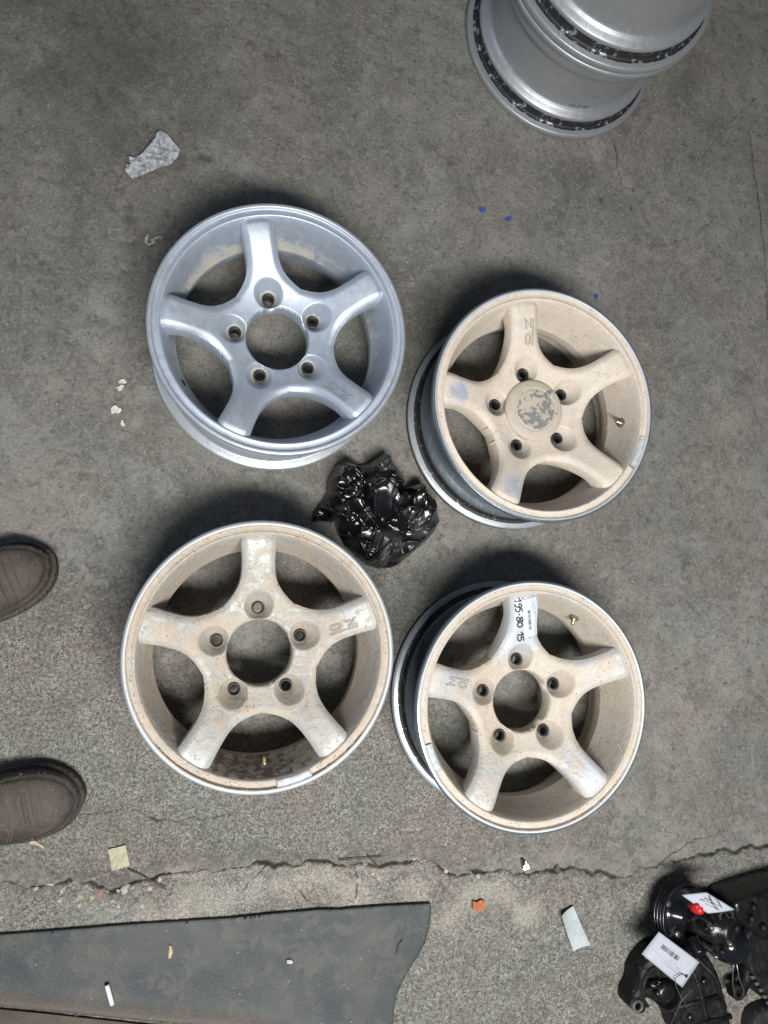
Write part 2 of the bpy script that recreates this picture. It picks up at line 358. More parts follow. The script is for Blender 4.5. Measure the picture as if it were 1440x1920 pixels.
    sc = at(570, 152); smear = np.exp(-(((X-sc[0])/.045)**2+((Y-sc[1]-.01*np.sin(X*60))/.014)**2)*1.2)*(fbm(X*70, Y*70, 3, 66)); R = np.clip(R+.55*smear, 0, 1.5)
    B = np.clip(groove*1.1+H*.85+broken*.35*(fbm(X*60, Y*60, 3, 41) > .5)+up*.14, 0, 1)
    Z = .0022*(fbm(X*5, Y*5, 4, 61)-.5)+R*.0022*(fbm(X*130, Y*130, 3, 71)-.5)
    Z = Z-groove*(.006+.006*fbm(X*15, Y*15, 2, 81))-H*.0010-broken*.0020*fbm(X*50, Y*50, 3, 91)*1.2
    Z = Z-.0025*below*sm(0, .02, d)
    Z = np.where((np.abs(X) > 3)|(np.abs(Y) > 3), 0, Z)
    id_ = np.arange(nx*ny).reshape(ny, nx)
    q = np.stack([id_[:-1,:-1], id_[:-1,1:], id_[1:,1:], id_[1:,:-1]], -1).reshape(-1, 4)
    V = np.stack([X.ravel(), Y.ravel(), Z.ravel()], 1)
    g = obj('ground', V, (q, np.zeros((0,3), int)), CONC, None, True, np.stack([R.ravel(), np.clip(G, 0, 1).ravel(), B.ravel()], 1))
    tag(g, 'worn grey concrete floor, cracked across and rougher towards the bottom', kind='structure')
    return g
GROUND = build_floor()
# pebbles set in the broken edge: parts of the ground
def stone_mesh(name, mat, seed, fl=.5):
    r = np.random.default_rng(seed); mb = MB(); V = []; F = []; n, m = 7, 10
    ph = r.uniform(0, 6, 4)
    for i in range(n+1):
        a = PI*i/n
        for j in range(m):
            b = 2*PI*j/m; k = 1+.16*math.sin(2*b+ph[0])+.10*math.sin(3*b+ph[1]+a)+.06*r.normal()
            V.append((math.sin(a)*math.cos(b)*k, math.sin(a)*math.sin(b)*k*.75, math.cos(a)*fl))
    for i in range(n):
        for j in range(m): F.append((i*m+j, (i+1)*m+j, (i+1)*m+(j+1)%m, i*m+(j+1)%m))
    return mesh_of(name, V, F, mat, True)
PEB = [simple('pale_pebble', (.36,.34,.29), .7, 0, .25, 120), simple('buff_pebble', (.33,.28,.19), .6, 0, .25, 120), simple('grey_pebble', (.20,.20,.18), .7, 0, .3, 120), simple('reddish_pebble', (.26,.15,.13), .6, 0, .25, 120)]
PM = [stone_mesh('pebble', PEB[i % 4], i) for i in range(8)]
def pebble(px, py, rpx, m, rz=None):
    c = at(px, py, -.001); s = rpx/1060
    o = bpy.data.objects.new('pebble', PM[m]); COL.objects.link(o); o.parent = GROUND
    o.location = (c[0], c[1], -.0042 if rpx < 8 else -.0055); o.scale = (s, s, s*.9); o.rotation_euler = (random.uniform(-.2,.2), random.uniform(-.2,.2), rz if rz is not None else random.uniform(0, 6))
for a in ((93,1657,9,0,.4),(114,1672,8,4,1.4),(128,1664,8,2,None),(142,1658,8,6,None),(150,1682,6,1,0),(188,1677,10,3,.6),(210,1689,9,1,1.3),(235,1669,10,0,1.2),(256,1677,9,2,1.3),(280,1667,6,4,None),(265,1700,6,0,None),(148,1698,6,4,None),(172,1684,6,5,0.3),(110,1690,5,0,None),(335,1655,7,2,None),(360,1660,7,6,None),(300,1650,6,0,None),(276,1696,7,2,None),(222,1702,5,4,None),(67,1668,5,0,None),
          (674,1652,8,5,1.0),(685,1621,5,6,None),(747,1632,9,2,None),(780,1607,9,0,None),(838,1633,7,4,.5),(898,1645,6,0,None),(808,1643,9,6,None),(700,1640,5,0,None),(640,1630,5,4,None),(712,1648,5,0,None),(1395,1606,6,2,None),(620,1625,5,2,None)): pebble(*a)
rr = random.Random(5)
for i in range(40):
    px = rr.choice([rr.uniform(10, 330), rr.uniform(640, 900)]); py = 1650+rr.uniform(0, 60)*rr.random() + (8 if px < 300 else -14)
    if px > 300: py = min(py, 1690-(px-300)*.0)
    pebble(px, py, rr.uniform(2.0, 4.0), rr.randrange(8))

# ------------------------------------------------------------------ the alloy wheels
R0 = .2075
OUTER = [(.2030,.1660),(.2055,.1655),(.2072,.1630),(.2075,.1595),(.2070,.1560),(.2045,.1535),(.1990,.1515),(.1925,.1500),(.1900,.1460),(.1893,.1300),(.1885,.1200),(.1860,.1150),(.1780,.1070),(.1730,.0990),(.1715,.0900),(.1715,.0650),(.1730,.0560),(.1780,.0500),(.1850,.0455),(.1885,.0430),(.1900,.0400),(.1898,.0370),(.1885,.0340),(.1893,.0250),(.1900,.0200),(.1925,.0175),(.1980,.0165),(.2030,.0155),(.2062,.0140),(.2075,.0100),(.2075,.0060),(.2065,.0020),(.2040,.0005)]
INNER = [(.2040,.0005),(.1990,.0020),(.1900,.0035),(.1850,.0080),(.1835,.0160),(.1835,.0360),(.1800,.0450),(.1720,.0500),(.1665,.0600),(.1655,.0720),(.1653,.0800)]
DISH = [(.1653,.0800),(.1650,.0835),(.1655,.0860),(.1668,.0900),(.1700,.1010),(.1738,.1150),(.1772,.1290),(.1800,.1400),(.1822,.1490),(.1840,.1550),(.1855,.1590)]
FACE = [(.1855,.1590),(.1868,.1618),(.1880,.1628),(.1895,.1628),(.1906,.1618),(.1960,.1614),(.1982,.1618),(.1990,.1632),(.1998,.1650),(.2012,.1660),(.2030,.1660)]
def lathe_np(prof, k=240, dense=2):
    P = np.array(prof); t = np.arange(len(P)); tt = np.linspace(0, len(P)-1, (len(P)-1)*dense+1)
    r = np.interp(tt, t, P[:,0]); z = np.interp(tt, t, P[:,1]); th = np.linspace(0, 2*PI, k, endpoint=False)
    Rr, T = np.meshgrid(r, th, indexing='ij'); Z = np.repeat(z[:,None], k, 1); n = len(r)
    V = np.stack([(Rr*np.cos(T)).ravel(), (Rr*np.sin(T)).ravel(), Z.ravel()], 1)
    i = np.arange(n-1)[:,None]*k; j = np.arange(k)[None]; j2 = (j+1) % k
    q = np.stack([i+j, i+k+j, i+k+j2, i+j2], -1).reshape(-1, 4)
    return V, q
def ztop0(x, y):
    r = np.hypot(x, y); u = np.clip((r-.056)/.122, 0, 1)
    z = .1125+.0485*(.45*u+.55*u*u*(3-2*u))
    return z-.0015*np.clip((r-.174)/.012, 0, 1)**2
def fold5(x, y):
    r = np.hypot(x, y); th = np.arctan2(y, x); th = np.abs((th+PI/5) % (2*PI/5)-PI/5)
    return r, r*np.cos(th), r*np.sin(th)
def smin(a, b, k):
    h = np.clip(k-np.abs(a-b), 0, None)/k; return np.minimum(a, b)-h*h*k*.25
def spider(x, y):
    r, u, v = fold5(x, y)
    return smin(r-.0915, v-(.0257+.0022*sm(.15, .185, r)), .048)
def csdf(x, y):
    r, u, v = fold5(x, y)
    lug = np.hypot(u-.0699, v)
    return np.maximum(np.maximum(spider(x, y), r-.1876), np.maximum(.0525-r, .0098-lug))
def cz(x, y):
    r, u, v = fold5(x, y); d = np.clip(-spider(x, y), 0, .0125)/.0125
    z = ztop0(x, y)-.0014*(v/.026)**2*sm(.09, .12, r)-.0080*(1-d)**2.0
    lug = np.hypot(u-.0699, v); pock = .0965+np.clip(lug-.0112, 0, 1)*1.75
    z = smin(z, pock, .0025)
    return smin(z, .1085+np.clip(r-.0525, 0, 1)*1.6, .002)
def czb(x, y, zt):
    r = np.hypot(x, y); return np.minimum(zt-.004, .080+.040*sm(.10, .165, r))
CV, CQ, CT = field(-.19, .19, -.19, .19, .0010, csdf, cz, czb, share=True)
def fc(V, F): return V[F].mean(1)
def tube_mesh(ro, ri, z0, z1, k=24):
    return MB().lathe([(ro, z0), (ro, z1), (ri, z1), (ri, z0)], k, closed=True)
_sl = tube_mesh(.0106, .0080, .076, .1020); SLEEVE_ME = mesh_of('lug_sleeve', _sl.v, _sl.f, SLEEVE, True)
def surf(u, v): return float(cz(np.array([u]), np.array([v]))[0])
LU = .00078
def logo_strokes():
    def P(l): return [(a*LU+.1115, b*LU-.0135) for a, b in l]
    def stad(x0, x1, y0, y1):
        r = (y1-y0)/2; L = []
        for i in range(9): a = -PI/2+PI*i/8; L.append((x1-r+r*math.cos(a), (y0+y1)/2+r*math.sin(a)))
        for i in range(9): a = PI/2+PI*i/8; L.append((x0+r+r*math.cos(a), (y0+y1)/2+r*math.sin(a)))
        return L+[L[0]]
    return [P([(0,0),(56,0)]), P([(0,3),(56,3)]), P(stad(4,27,6.5,19.5)), P(stad(7.3,23.7,9.8,16.2)), P([(30.5,10.5),(32,10.5)]), P([(35,18.5),(48,18.5)]), P([(35,16),(46,16)]), P([(60,21),(50,13),(38,7),(58,7)]), P([(56,21),(48,15)])]
def wear_center(i, V, rot):
    x, y, z = V[:,0], V[:,1], V[:,2]; r = np.hypot(x, y); th = (np.degrees(np.arctan2(y, x))+rot) % 360
    X = r*np.cos(np.radians(th)); Y = r*np.sin(np.radians(th))
    top = cz(x, y); wall = sm(.002, .008, ztop0(x, y)-z)
    rr, u, v = fold5(x, y); pocket = 1-sm(.012, .021, np.hypot(u-.0699, v))
    def spot(ang, rad, s, k):
        cx, cy = rad*math.cos(math.radians(ang)), rad*math.sin(math.radians(ang)); return k*np.exp(-((X-cx)**2+(Y-cy)**2)/s**2)
    if i == 0: R = -.25+.50*wall*sm(.09,.12,r)*.5+.95*pocket; G = -.9+0*r
    elif i == 1:
        R = 1.1+0*r-spot(175,.155,.024,.95)-spot(248,.155,.028,1.0)-spot(103,.150,.015,.6)-spot(32,.14,.012,.2); G = -.5+0*r+spot(30,.13,.03,.45)
    elif i == 2:
        R = .50-.33*sm(.10,.15,r)+.35*pocket+spot(165,.15,.03,.4); G = -.35+.25*spot(258,.085,.02,1.4)+.2*wall+spot(163,.16,.03,.25)
    else:
        R = .46+.45*(1-sm(.08,.12,r))+.2*pocket-spot(93,.135,.045,2.2)-spot(310,.165,.02,.6); G = -.45+spot(235,.16,.025,.4)+spot(310,.16,.03,.3)
    return np.stack([R, G, np.full(len(x), -1.0)], 1)
def wear_rim(i, V, part):
    x, y, z = V[:,0], V[:,1], V[:,2]; r = np.hypot(x, y); th = np.degrees(np.arctan2(y, x)) % 360
    low = np.exp(-(((th-270+180) % 360-180)/55.0)**2)          # side of the dish nearest the picture's lower edge: mud settled there
    if part == 'dish':
        dp = sm(.155, .09, z)
        if i == 0: R = -.10+.50*dp-.35*low+.15*np.exp(-(((th-125+180)%360-180)/35.0)**2); G = -.8+0*r
        elif i == 1: R = 1.1+0*r; G = -.45+.25*low
        elif i == 2: R = .45+.3*dp; G = -.42+.95*low+.35*np.exp(-(((th-205+180)%360-180)/35.0)**2)
        else: R = .8+0*r; G = -.40+.50*low
        return np.stack([R, G, np.full(len(x), -1.0)], 1)
    if part == 'face':
        edge = sm(.1992, .2010, r); gro = np.exp(-((r-.1985)/.0022)**2)
        if i == 0: R = -.4+0*r; G = -.9+0*r; B = -.62+.3*edge
        elif i == 1: R = 1.0-1.25*edge; G = -.4+.4*gro+.25*low; B = -.9+0*r
        elif i == 2: R = .66-1.1*edge; G = -.16+.25*gro+.75*gro*low+.12*low-.6*edge; B = -.8+0*r
        else: R = .75-1.0*edge; G = -.28+.25*gro+1.1*gro*low-.6*edge; B = -.9+0*r
        return np.stack([R, G, B], 1)
    # barrel (outside): tyre rubber residue on the bead seats and flanges
    back = sm(.05, .04, z); B = -.45+1.12*sm(.1990,.1962,r)*(z < .0375)+.80*np.exp(-((z-.0415)/.0022)**2)+1.15*sm(.2045,.2068,r)*(z < .0115)
    B = np.where(z > .10, -.6+.4*np.exp(-((z-.135)/.012)**2), B)
    if i == 0: B = B-.36
    R = np.where(z < .02, -.3, .05)+0*r
    return np.stack([R, np.full(len(x), -1.0), B], 1)
def build_wheel(i, x, y, base, label, logo_spoke, logo_mat, valve=None, weight=None):
    t = thing('alloy_wheel', label, 'wheel rim', (x, y, 0), group='five spoke wheels laid out on the floor'); m = WM[i]
    bm = (BAR, BAR2, BAR, BAR2)[i]
    ks = OUTER.index((.1898,.0370)); Z3 = np.zeros((0,3), int)
    V, q = lathe_np(OUTER[:ks+1], 240, 3); obj('barrel', V, (q, Z3), bm, t, True, wear_rim(i, V, 'barrel'))
    V, q = lathe_np(OUTER[ks:], 260, 4); obj('back_flange', V, (q, Z3), BAR, t, True, wear_rim(i, V, 'barrel'))
    V, q = lathe_np(INNER, 160, 1); a = np.stack([np.full(len(V), .0 if i == 0 else 1.0), np.full(len(V), -.4), np.full(len(V), -1.0)], 1); obj('inner_barrel', V, (q, np.zeros((0,3), int)), m, t, True, a)
    V, q = lathe_np(DISH, 240, 4); obj('dish_wall', V, (q, np.zeros((0,3), int)), m, t, True, wear_rim(i, V, 'dish'))
    V, q = lathe_np(FACE, 300, 2); obj('rim_lip', V, (q, np.zeros((0,3), int)), m, t, True, wear_rim(i, V, 'face'))
    # hub and five spokes
    ca, sa = math.cos(math.radians(base)), math.sin(math.radians(base))
    cq, ctr = fc(CV, CQ), fc(CV, CT)
    def sect(c):
        r = np.hypot(c[:,0], c[:,1]); k = np.round(np.degrees(np.arctan2(c[:,1], c[:,0]))/72).astype(int) % 5
        return np.where(r < .102, -1, k)
    kq, kt = sect(cq), sect(ctr)
    att = wear_center(i, CV, base)
    VR = CV.copy(); VR[:,0] = CV[:,0]*ca-CV[:,1]*sa; VR[:,1] = CV[:,0]*sa+CV[:,1]*ca
    VA = np.concatenate([VR, att], 1)
    for k in range(-1, 5):
        v, qq, tt = sub(VA, CQ, CT, kq == k, kt == k)
        obj('hub' if k < 0 else 'spoke', v[:,:3], (qq, tt), m, t, True, v[:,3:6])
    def L(u, v, k, z): a = math.radians(base+72*k); return (u*math.cos(a)-v*math.sin(a), u*math.sin(a)+v*math.cos(a), z)
    for k in range(5):
        o = bpy.data.objects.new('lug_sleeve', SLEEVE_ME); COL.objects.link(o); o.parent = t; o.location = L(.0699, 0, k, 0)
    mb = MB()
    for st in logo_strokes():
        P = []
        for (a, b), (c, d) in zip(st[:-1], st[1:]):
            n = max(1, int(math.hypot(c-a, d-b)/.003))
            for s in range(n): P.append((a+(c-a)*s/n, b+(d-b)*s/n))
        P.append(st[-1]); mb.tube([L(u, v, logo_spoke, surf(u, v)+.0003) for u, v in P], .00040, 6)
    mb.build('logo', logo_mat, t)
    if valve:
        a = math.radians(valve[0]); z = .118; r = .1738; n = Vector((-math.cos(a)*.90, -math.sin(a)*.90, .43)); p = Vector((r*math.cos(a), r*math.sin(a), z))
        if valve[1] == 'stem':
            o = MB().tube([p-n*.002, p+n*.0015, p+n*.003], [.0088, .0085, .0070], 20).build('valve_seat', GROOVE, t)
            MB().tube([p+n*.002, p+n*.006, p+n*.0065, p+n*.013, p+n*.0132, p+n*.016], [.0048, .0046, .0032, .0031, .0026, .0024], 16).build('valve_stem', BRASS, t)
        else:
            MB().tube([p+n*.0006, p+n*.0012], [.0055, .0052], 20).build('valve_hole_disc', INK, t)  # flat black disc painted as the dark inside of an open hole
    if weight:
        a0, a1 = math.radians(weight[0]), math.radians(weight[1]); n = 16; V = []; F = []
        prof = [(.1868,.1585),(.1880,.1648),(.1895,.1662),(.1960,.1664),(.1985,.1658),(.1990,.1625)]
        for s in range(n+1):
            a = a0+(a1-a0)*s/n
            for r, z in prof: V.append((r*math.cos(a), r*math.sin(a), z))
        m_ = len(prof)
        for s in range(n):
            for j in range(m_-1): F.append((s*m_+j, s*m_+j+1, (s+1)*m_+j+1, (s+1)*m_+j))
        F += [tuple(range(m_)), tuple(n*m_+j for j in range(m_-1, -1, -1))]
        mb = MB(); mb.add(V, F)
        mb.build('balance_weight', LEADW, t)
    return t, L
W1, L1 = build_wheel(0, .1247, .4101, 30.7, 'clean bright silver five spoke wheel rim lying face up beside the crumpled tissue', 4, GREYL, (210.6, 'hole'))
W2, L2 = build_wheel(1, .5852, .3132, 29.4, 'wheel rim coated in pinkish dust with its round centre cap still fitted', 1, GROOVE, (355, 'stem'), (327, 345))
W3, L3 = build_wheel(2, .1036, -.1071, 20.5, 'muddy cream and silver wheel rim, brown streaks on its lip, nearest the two boots', 0, GROOVE, (273, 'stem'), (277, 293))
W4, L4 = build_wheel(3, .5537, -.1994, 21.3, 'dusty wheel rim with a white sticker and 195-80 15 written on one spoke', 2, GROOVE, (55, 'stem'), (196, 209))
# centre cap on the dusty wheel
def cap_mat():
    M = NM('scratched_dusty_cap'); n = M.noise(55, 8, .75, .3); n2 = M.noise(16, 3, off=4)
    m = M.math('ADD', n, M.math('MULTIPLY', M.math('SUBTRACT', n2, .5), .5)); k = M.attr()[0]
    m = M.ramp(M.math('ADD', m, k), .56, .60)
    c = M.mix(m, M.mix(M.ramp(n, .3, .6), (.37,.33,.275), (.45,.395,.325)), (.17,.185,.20)); M.set(Base_Color=c, Roughness=.65, Normal=M.bump(M.math('SUBTRACT', n, M.math('MULTIPLY', m, .5)), .0012)); return M.m
V, q = lathe_np([(r_c, .108+(z_c-.108)*.62) for r_c, z_c in [(.0555,.1080),(.0560,.1150),(.0550,.1200),(.0525,.1235),(.0480,.1262),(.0420,.1282),(.0395,.1288),(.0388,.1276),(.0380,.1276),(.0372,.1290),(.0300,.1296),(.0150,.1300),(.0005,.1301)]], 120, 2)
r_ = np.hypot(V[:,0], V[:,1]); obj('centre_cap', V, (q, np.zeros((0,3), int)), cap_mat(), W2, True, np.stack([np.where(r_ < .037, .055, -.07), r_*0, r_*0], 1))

# ------------------------------------------------------------------ stacked bare rims at the top edge
def stretched(prof, dz):
    return [(r, z+dz*float(np.clip((z-.060)/(.100-.060), 0, 1))) for r, z in prof]
def bare_rim(x, y, z, dz, label):
    t = thing('steel_rim', label, 'wheel rim', (x, y, z))
    V, q = lathe_np(stretched(OUTER, dz), 260, 3); zz = V[:,2]; r = np.hypot(V[:,0], V[:,1])
    B = -.55+1.20*sm(.1995,.1965,r)*(zz < .0345)+.8*np.exp(-((zz-.0425)/.002)**2)+.5*sm(.205,.2075,r)*(zz < .012)
    B = np.where(zz > .1+dz, -.5, B)
    obj('barrel', V, (q, np.zeros((0,3), int)), BARS, t, True, np.stack([r*0-.1, r*0-1, B], 1))
    V, q = lathe_np(stretched(INNER+DISH[1:]+FACE[1:], dz), 200, 2); obj('inner_barrel', V, (q, np.zeros((0,3), int)), BARS, t, True, np.stack([V[:,0]*0-.1, V[:,0]*0-1, V[:,0]*0-1], 1))
    v = CV.copy(); v[:,2] += dz; obj('spokes', v, (CQ, CT), BARS, t, True, np.stack([v[:,0]*0-.1, v[:,0]*0-1, v[:,0]*0-1], 1))
    return t
SA = bare_rim(.7118, 1.1231, 0, .040, 'silver wheel rim on the floor at the top edge, lower one of two stacked')
SB = bare_rim(.7118, 1.1231, .2065, .046, 'silver wheel rim resting on the other, upper one of two stacked at the top edge')
# stamped mark on the lower barrel:  = Y =
def barrel_pt(ang, z):
    P = np.array(stretched(OUTER, .040))[::-1]; P = P[P[:,1] > .0375]; r = float(np.interp(z, P[:,1], P[:,0])); a = math.radians(ang); return (r*math.cos(a), r*math.sin(a), z)
mb = MB()
for a0 in (-7.2, 2.6):
    for dz in (.0, .0035): mb.tube([barrel_pt(273+a0+s_, .058+dz) for s_ in (0, 1.5, 3, 4.6)], .0006, 5)
mb.tube([barrel_pt(272.6, .055), barrel_pt(273, .060)], .0006, 5); mb.tube([barrel_pt(272, .0645), barrel_pt(273, .060), barrel_pt(274.6, .0645)], .0006, 5)
mb.build('stamped_mark', INK, SA); mb = MB()
for k in range(6): mb.tube([barrel_pt(271+k*2.2, .090), barrel_pt(271+k*2.2, .0925)], .0005, 5)
mb.build('stamped_digits', INK, SA)['kind'] = 'stuff'

# ------------------------------------------------------------------ sticker and handwriting on the fourth wheel
def sticker():
    # spoke-local frame: spoke 1 points up in the picture. u outward, v to its left
    k = 1
    W = W4.matrix_world
    def strip(pts, wd, up=.0005):
        V = []; F = []
        for i, p in enumerate(pts):
            q = pts[min(i+1, len(pts)-1)]; o = pts[max(i-1, 0)]; dx, dy = q[0]-o[0], q[1]-o[1]; l = math.hypot(dx, dy) or 1; nx, ny = -dy/l*wd/2, dx/l*wd/2
            for s in (1, -1):
                u, v = p[0]+nx*s, p[1]+ny*s; V.append(L4(u, v, k, surf(u, v)+up))
        for i in range(len(pts)-1): F.append((2*i, 2*i+1, 2*i+3, 2*i+2))
        return V, F
    def dens(st, step=.0012):
        P = []
        for (a, b), (c, d) in zip(st[:-1], st[1:]):
            n = max(1, int(math.hypot(c-a, d-b)/step))
            P += [(a+(c-a)*s/n, b+(d-b)*s/n) for s in range(n)]
        return P+[st[-1]]
    # label card as a thin sheet following the spoke
    c0, c1 = (.1175, -.0085), (.1745, -.0085)
    t = thing('paper_sticker', 'white barcode sticker stuck on the upper spoke beside handwritten 195-80 15', 'sticker', (.5537, -.1994, 0))
    V = []; F = []; nu, nv = 30, 14; u0, v0, lu, lv = .1105, -.0222, .0665, .0272
    def lc(a, b): # a along u 0..1, b along v 0..1
        return (u0+a*lu-(b-.5)*lv*.20, v0+b*lv+(a-.5)*.0145)
    for zoff in (.0012, .0006):
        for i in range(nu+1):
            for j in range(nv+1):
                u, v = lc(i/nu, j/nv); V.append(L4(u, v, k, surf(u, v)+zoff))
    n1 = nv+1; N = (nu+1)*n1
    for i in range(nu):
        for j in range(nv): F.append((i*n1+j, (i+1)*n1+j, (i+1)*n1+j+1, i*n1+j+1)); F.append((N+i*n1+j, N+i*n1+j+1, N+(i+1)*n1+j+1, N+(i+1)*n1+j))
    for i in range(nu):
        for j in (0, nv): F.append((i*n1+j, (i+1)*n1+j, N+(i+1)*n1+j, N+i*n1+j))
    for j in range(nv):
        for i in (0, nu): F.append((i*n1+j, i*n1+j+1, N+i*n1+j+1, N+i*n1+j))
    obj('label_card', V, F, LABELM, t, True)
    # barcode: bars across v, running along u
    mb = MB(); r = random.Random(3); a = .20
    while a < .70:
        wd = r.choice([.0007, .0011, .0016]); P = dens([lc(a, .47), lc(a, .66)]); mb.add(*strip(P, wd, .0014)); a += (wd+r.choice([.0006,.0010,.0016]))/lu
    mb.build('barcode', INK, t)
    mb = MB()
    for b, a0, a1, wd in ((.13,.50,.96,.0010),(.21,.58,.97,.0009),(.29,.55,.94,.0008),(.36,.70,.92,.0005),(.13,.08,.50,.0003),(.74,.40,.56,.0004)):
        a = a0
        while a < a1:
            s = r.uniform(.012, .045); mb.add(*strip(dens([lc(a, b), lc(min(a+s, a1), b)]), wd, .0014)); a += s+r.uniform(.006,.02)
    mb.build('small_print', GREYINK, t)
    # handwriting, reading towards the hub; tops of the characters face the label (picture right)
    h = thing('handwriting', 'black marker handwriting 195-80 15 on the upper spoke left of the sticker', 'handwriting', (.5537, -.1994, 0))
    G = {'1': [[(0,.62),(.42,1),(.42,0)]], '9': [[(.5,.75),(.42,.97),(.15,.97),(.02,.72),(.15,.5),(.42,.55),(.52,.8),(.50,.35),(.35,0),(.1,.02)]],
         '5': [[(.55,1),(.12,.98),(.08,.6),(.38,.62),(.55,.38),(.40,.05),(.02,.02)]], '-': [[(.05,.45),(.42,.45)]],
         '8': [[(.62,.85),(.35,1),(.1,.82),(.28,.55),(.58,.3),(.45,.02),(.15,.02),(.08,.28),(.35,.55),(.62,.85)]], '0': [[(.3,.98),(.05,.65),(.08,.2),(.32,.0),(.58,.25),(.58,.7),(.3,.98)]]}
    mb = MB()
    for ch, y0, y1 in (('1',1120,1129),('9',1130.5,1139),('5',1139,1147),('-',1149,1154),('8',1154,1165),('0',1165,1175),('1',1184,1192.5),('5',1192,1202.5)):
        ua, ub = .1781-(y0-1121)*.00092, .1781-(y1-1121)*.00092; wd = .62
        for st in G[ch]:
            P = []
            for x, y_ in st:
                u = ua+(ub-ua)*min(1, x/wd); P.append((u, .0228-(.1781-u)*.185-y_*.0112))
            mb.add(*strip(dens(P), .0021, .0013))
    mb.build('marker_strokes', INK, h, False)
    # two small ink smudges at the card's corners
    for a, b in ((1.04,.80),(1.0,.08),(-.02,.62)):
        u, v = lc(a, b); mb = MB(); mb.add(*strip([(u-.0012, v), (u+.0012, v+.0006)], .0018, .0010)); mb.build('ink_smudge', INK, h, False)
sticker()

# ------------------------------------------------------------------ generic flat sheet from a pixel outline
def sheet(name, pxs, mat, label, cat, h=.002, thick=.0006, zfun=None, z0=.0015, parent=None, round_=0, group=None, jag=0.0):
    P = np.array([at(*p) for p in pxs]); c = P.mean(0); Q = [(p[0]-c[0], p[1]-c[1]) for p in P]
    s0 = polysdf(Q)
    s = (lambda X, Y: s0(X, Y)+jag*(fbm(X*180+5, Y*180, 3, 4)-.5)) if jag else s0
    xs = [q_[0] for q_ in Q]; ys = [q_[1] for q_ in Q]
    zf = (lambda X, Y: z0+thick+(zfun(X, Y) if zfun else 0*X))
    V, q, t = field(min(xs)-2*h, max(xs)+2*h, min(ys)-2*h, max(ys)+2*h, h, s, zf, lambda X, Y, z: z-thick, share=False)
    # underside
    o = obj(name, V, (q, t), mat, parent, True)
    o.location = (c[0], c[1], 0)
    if label: tag(o, label, cat, group)
    return o

# grey rubber mat with curved corner
def mat_material():
    M = NM('grey_rubber_mat'); a = M.noise(9, 6, .65, .5); b = M.noise(30, 5, .65, .6, off=3); f = M.noise(200, 3, off=7); g = M.attr()[0]
    c = M.mix(M.ramp(a, .35, .65), (.026,.032,.037), (.050,.055,.054)); c = M.mix(M.ramp(b, .48, .62, 0, .75), c, (.070,.070,.062)); c = M.mix(M.ramp(M.noise(60, 4, off=19), .60, .70, 0, .5), c, (.030,.037,.041))
    c = M.mix(M.ramp(M.math('ADD', g, M.math('MULTIPLY', M.math('SUBTRACT', b, .5), .8)), .35, .95, 0, .85), c, (.078,.062,.047))
    sp = M.math('MULTIPLY', M.math('LESS_THAN', M.vor(85), .10), M.math('GREATER_THAN', M.noise(25, 2, off=9), .60)); c = M.mix(M.math('MULTIPLY', sp, .6), c, (.32,.30,.25))
    M.set(Base_Color=c, Roughness=.62, Normal=M.bump(M.math('ADD', f, M.math('MULTIPLY', a, 2)), .0008)); return M.m
MATM = mat_material()
mat_px = [(-190,1768),(0,1750),(120,1741),(240,1731),(350,1724),(430,1719),(500,1712),(600,1703),(640,1703),(655,1701),(720,1696),(806,1692),(807,1706),(802,1740),(795,1765),(782,1788),(767,1812),(752,1838),(742,1865),(737,1892),(734,1960),(600,1950),(420,1915),(300,1907),(200,1896),(100,1886),(0,1876),(-190,1855)]
P = np.array([at(*p) for p in mat_px]); mc = P.mean(0); Q = [(p[0]-mc[0], p[1]-mc[1]) for p in P]; ms = polysdf(Q)
low_px = [at(*p)[:2]-mc[:2] for p in ((-190,1855),(0,1876),(100,1886),(200,1896),(300,1907),(420,1915),(600,1950))]
def mat_z(X, Y):
    dl = segdist(X, Y, low_px); d = np.clip(-ms(X, Y), 0, 1)
    return .0075+.0012*fbm(X*8, Y*8, 3, 5)+.010*np.exp(-(dl/.02)**2)*(X < .15)-.0015*np.exp(-(d/.0015)**2)
V, q, t = field(min(a for a, b in Q)-.01, max(a for a, b in Q)+.01, min(b for a, b in Q)-.01, max(b for a, b in Q)+.01, .003, ms, mat_z, lambda X, Y, z: z-.0045, share=False)
dl = segdist(V[:,0], V[:,1], low_px)
o = obj('rubber_mat', V, (q, t), MATM, None, True, np.stack([.95*np.exp(-(dl/.035)**2)-.02, dl*0, dl*0], 1)); o.location = (mc[0], mc[1], 0)
tag(o, 'grey rubber mat with a curved cut end lying below the floor crack', 'mat')
BROWNM = simple('dusty_brown_board', (.072,.058,.045), .85, 0, .3, 14, .001)
sheet('cardboard_sheet', [(-190,1868),(0,1890),(100,1900),(200,1911),(300,1922),(420,1934),(600,1965),(600,2040),(-190,2040)], BROWNM, 'dusty brown board poking out along the bottom left corner below the mat', 'board', .004, .003, None, .001)

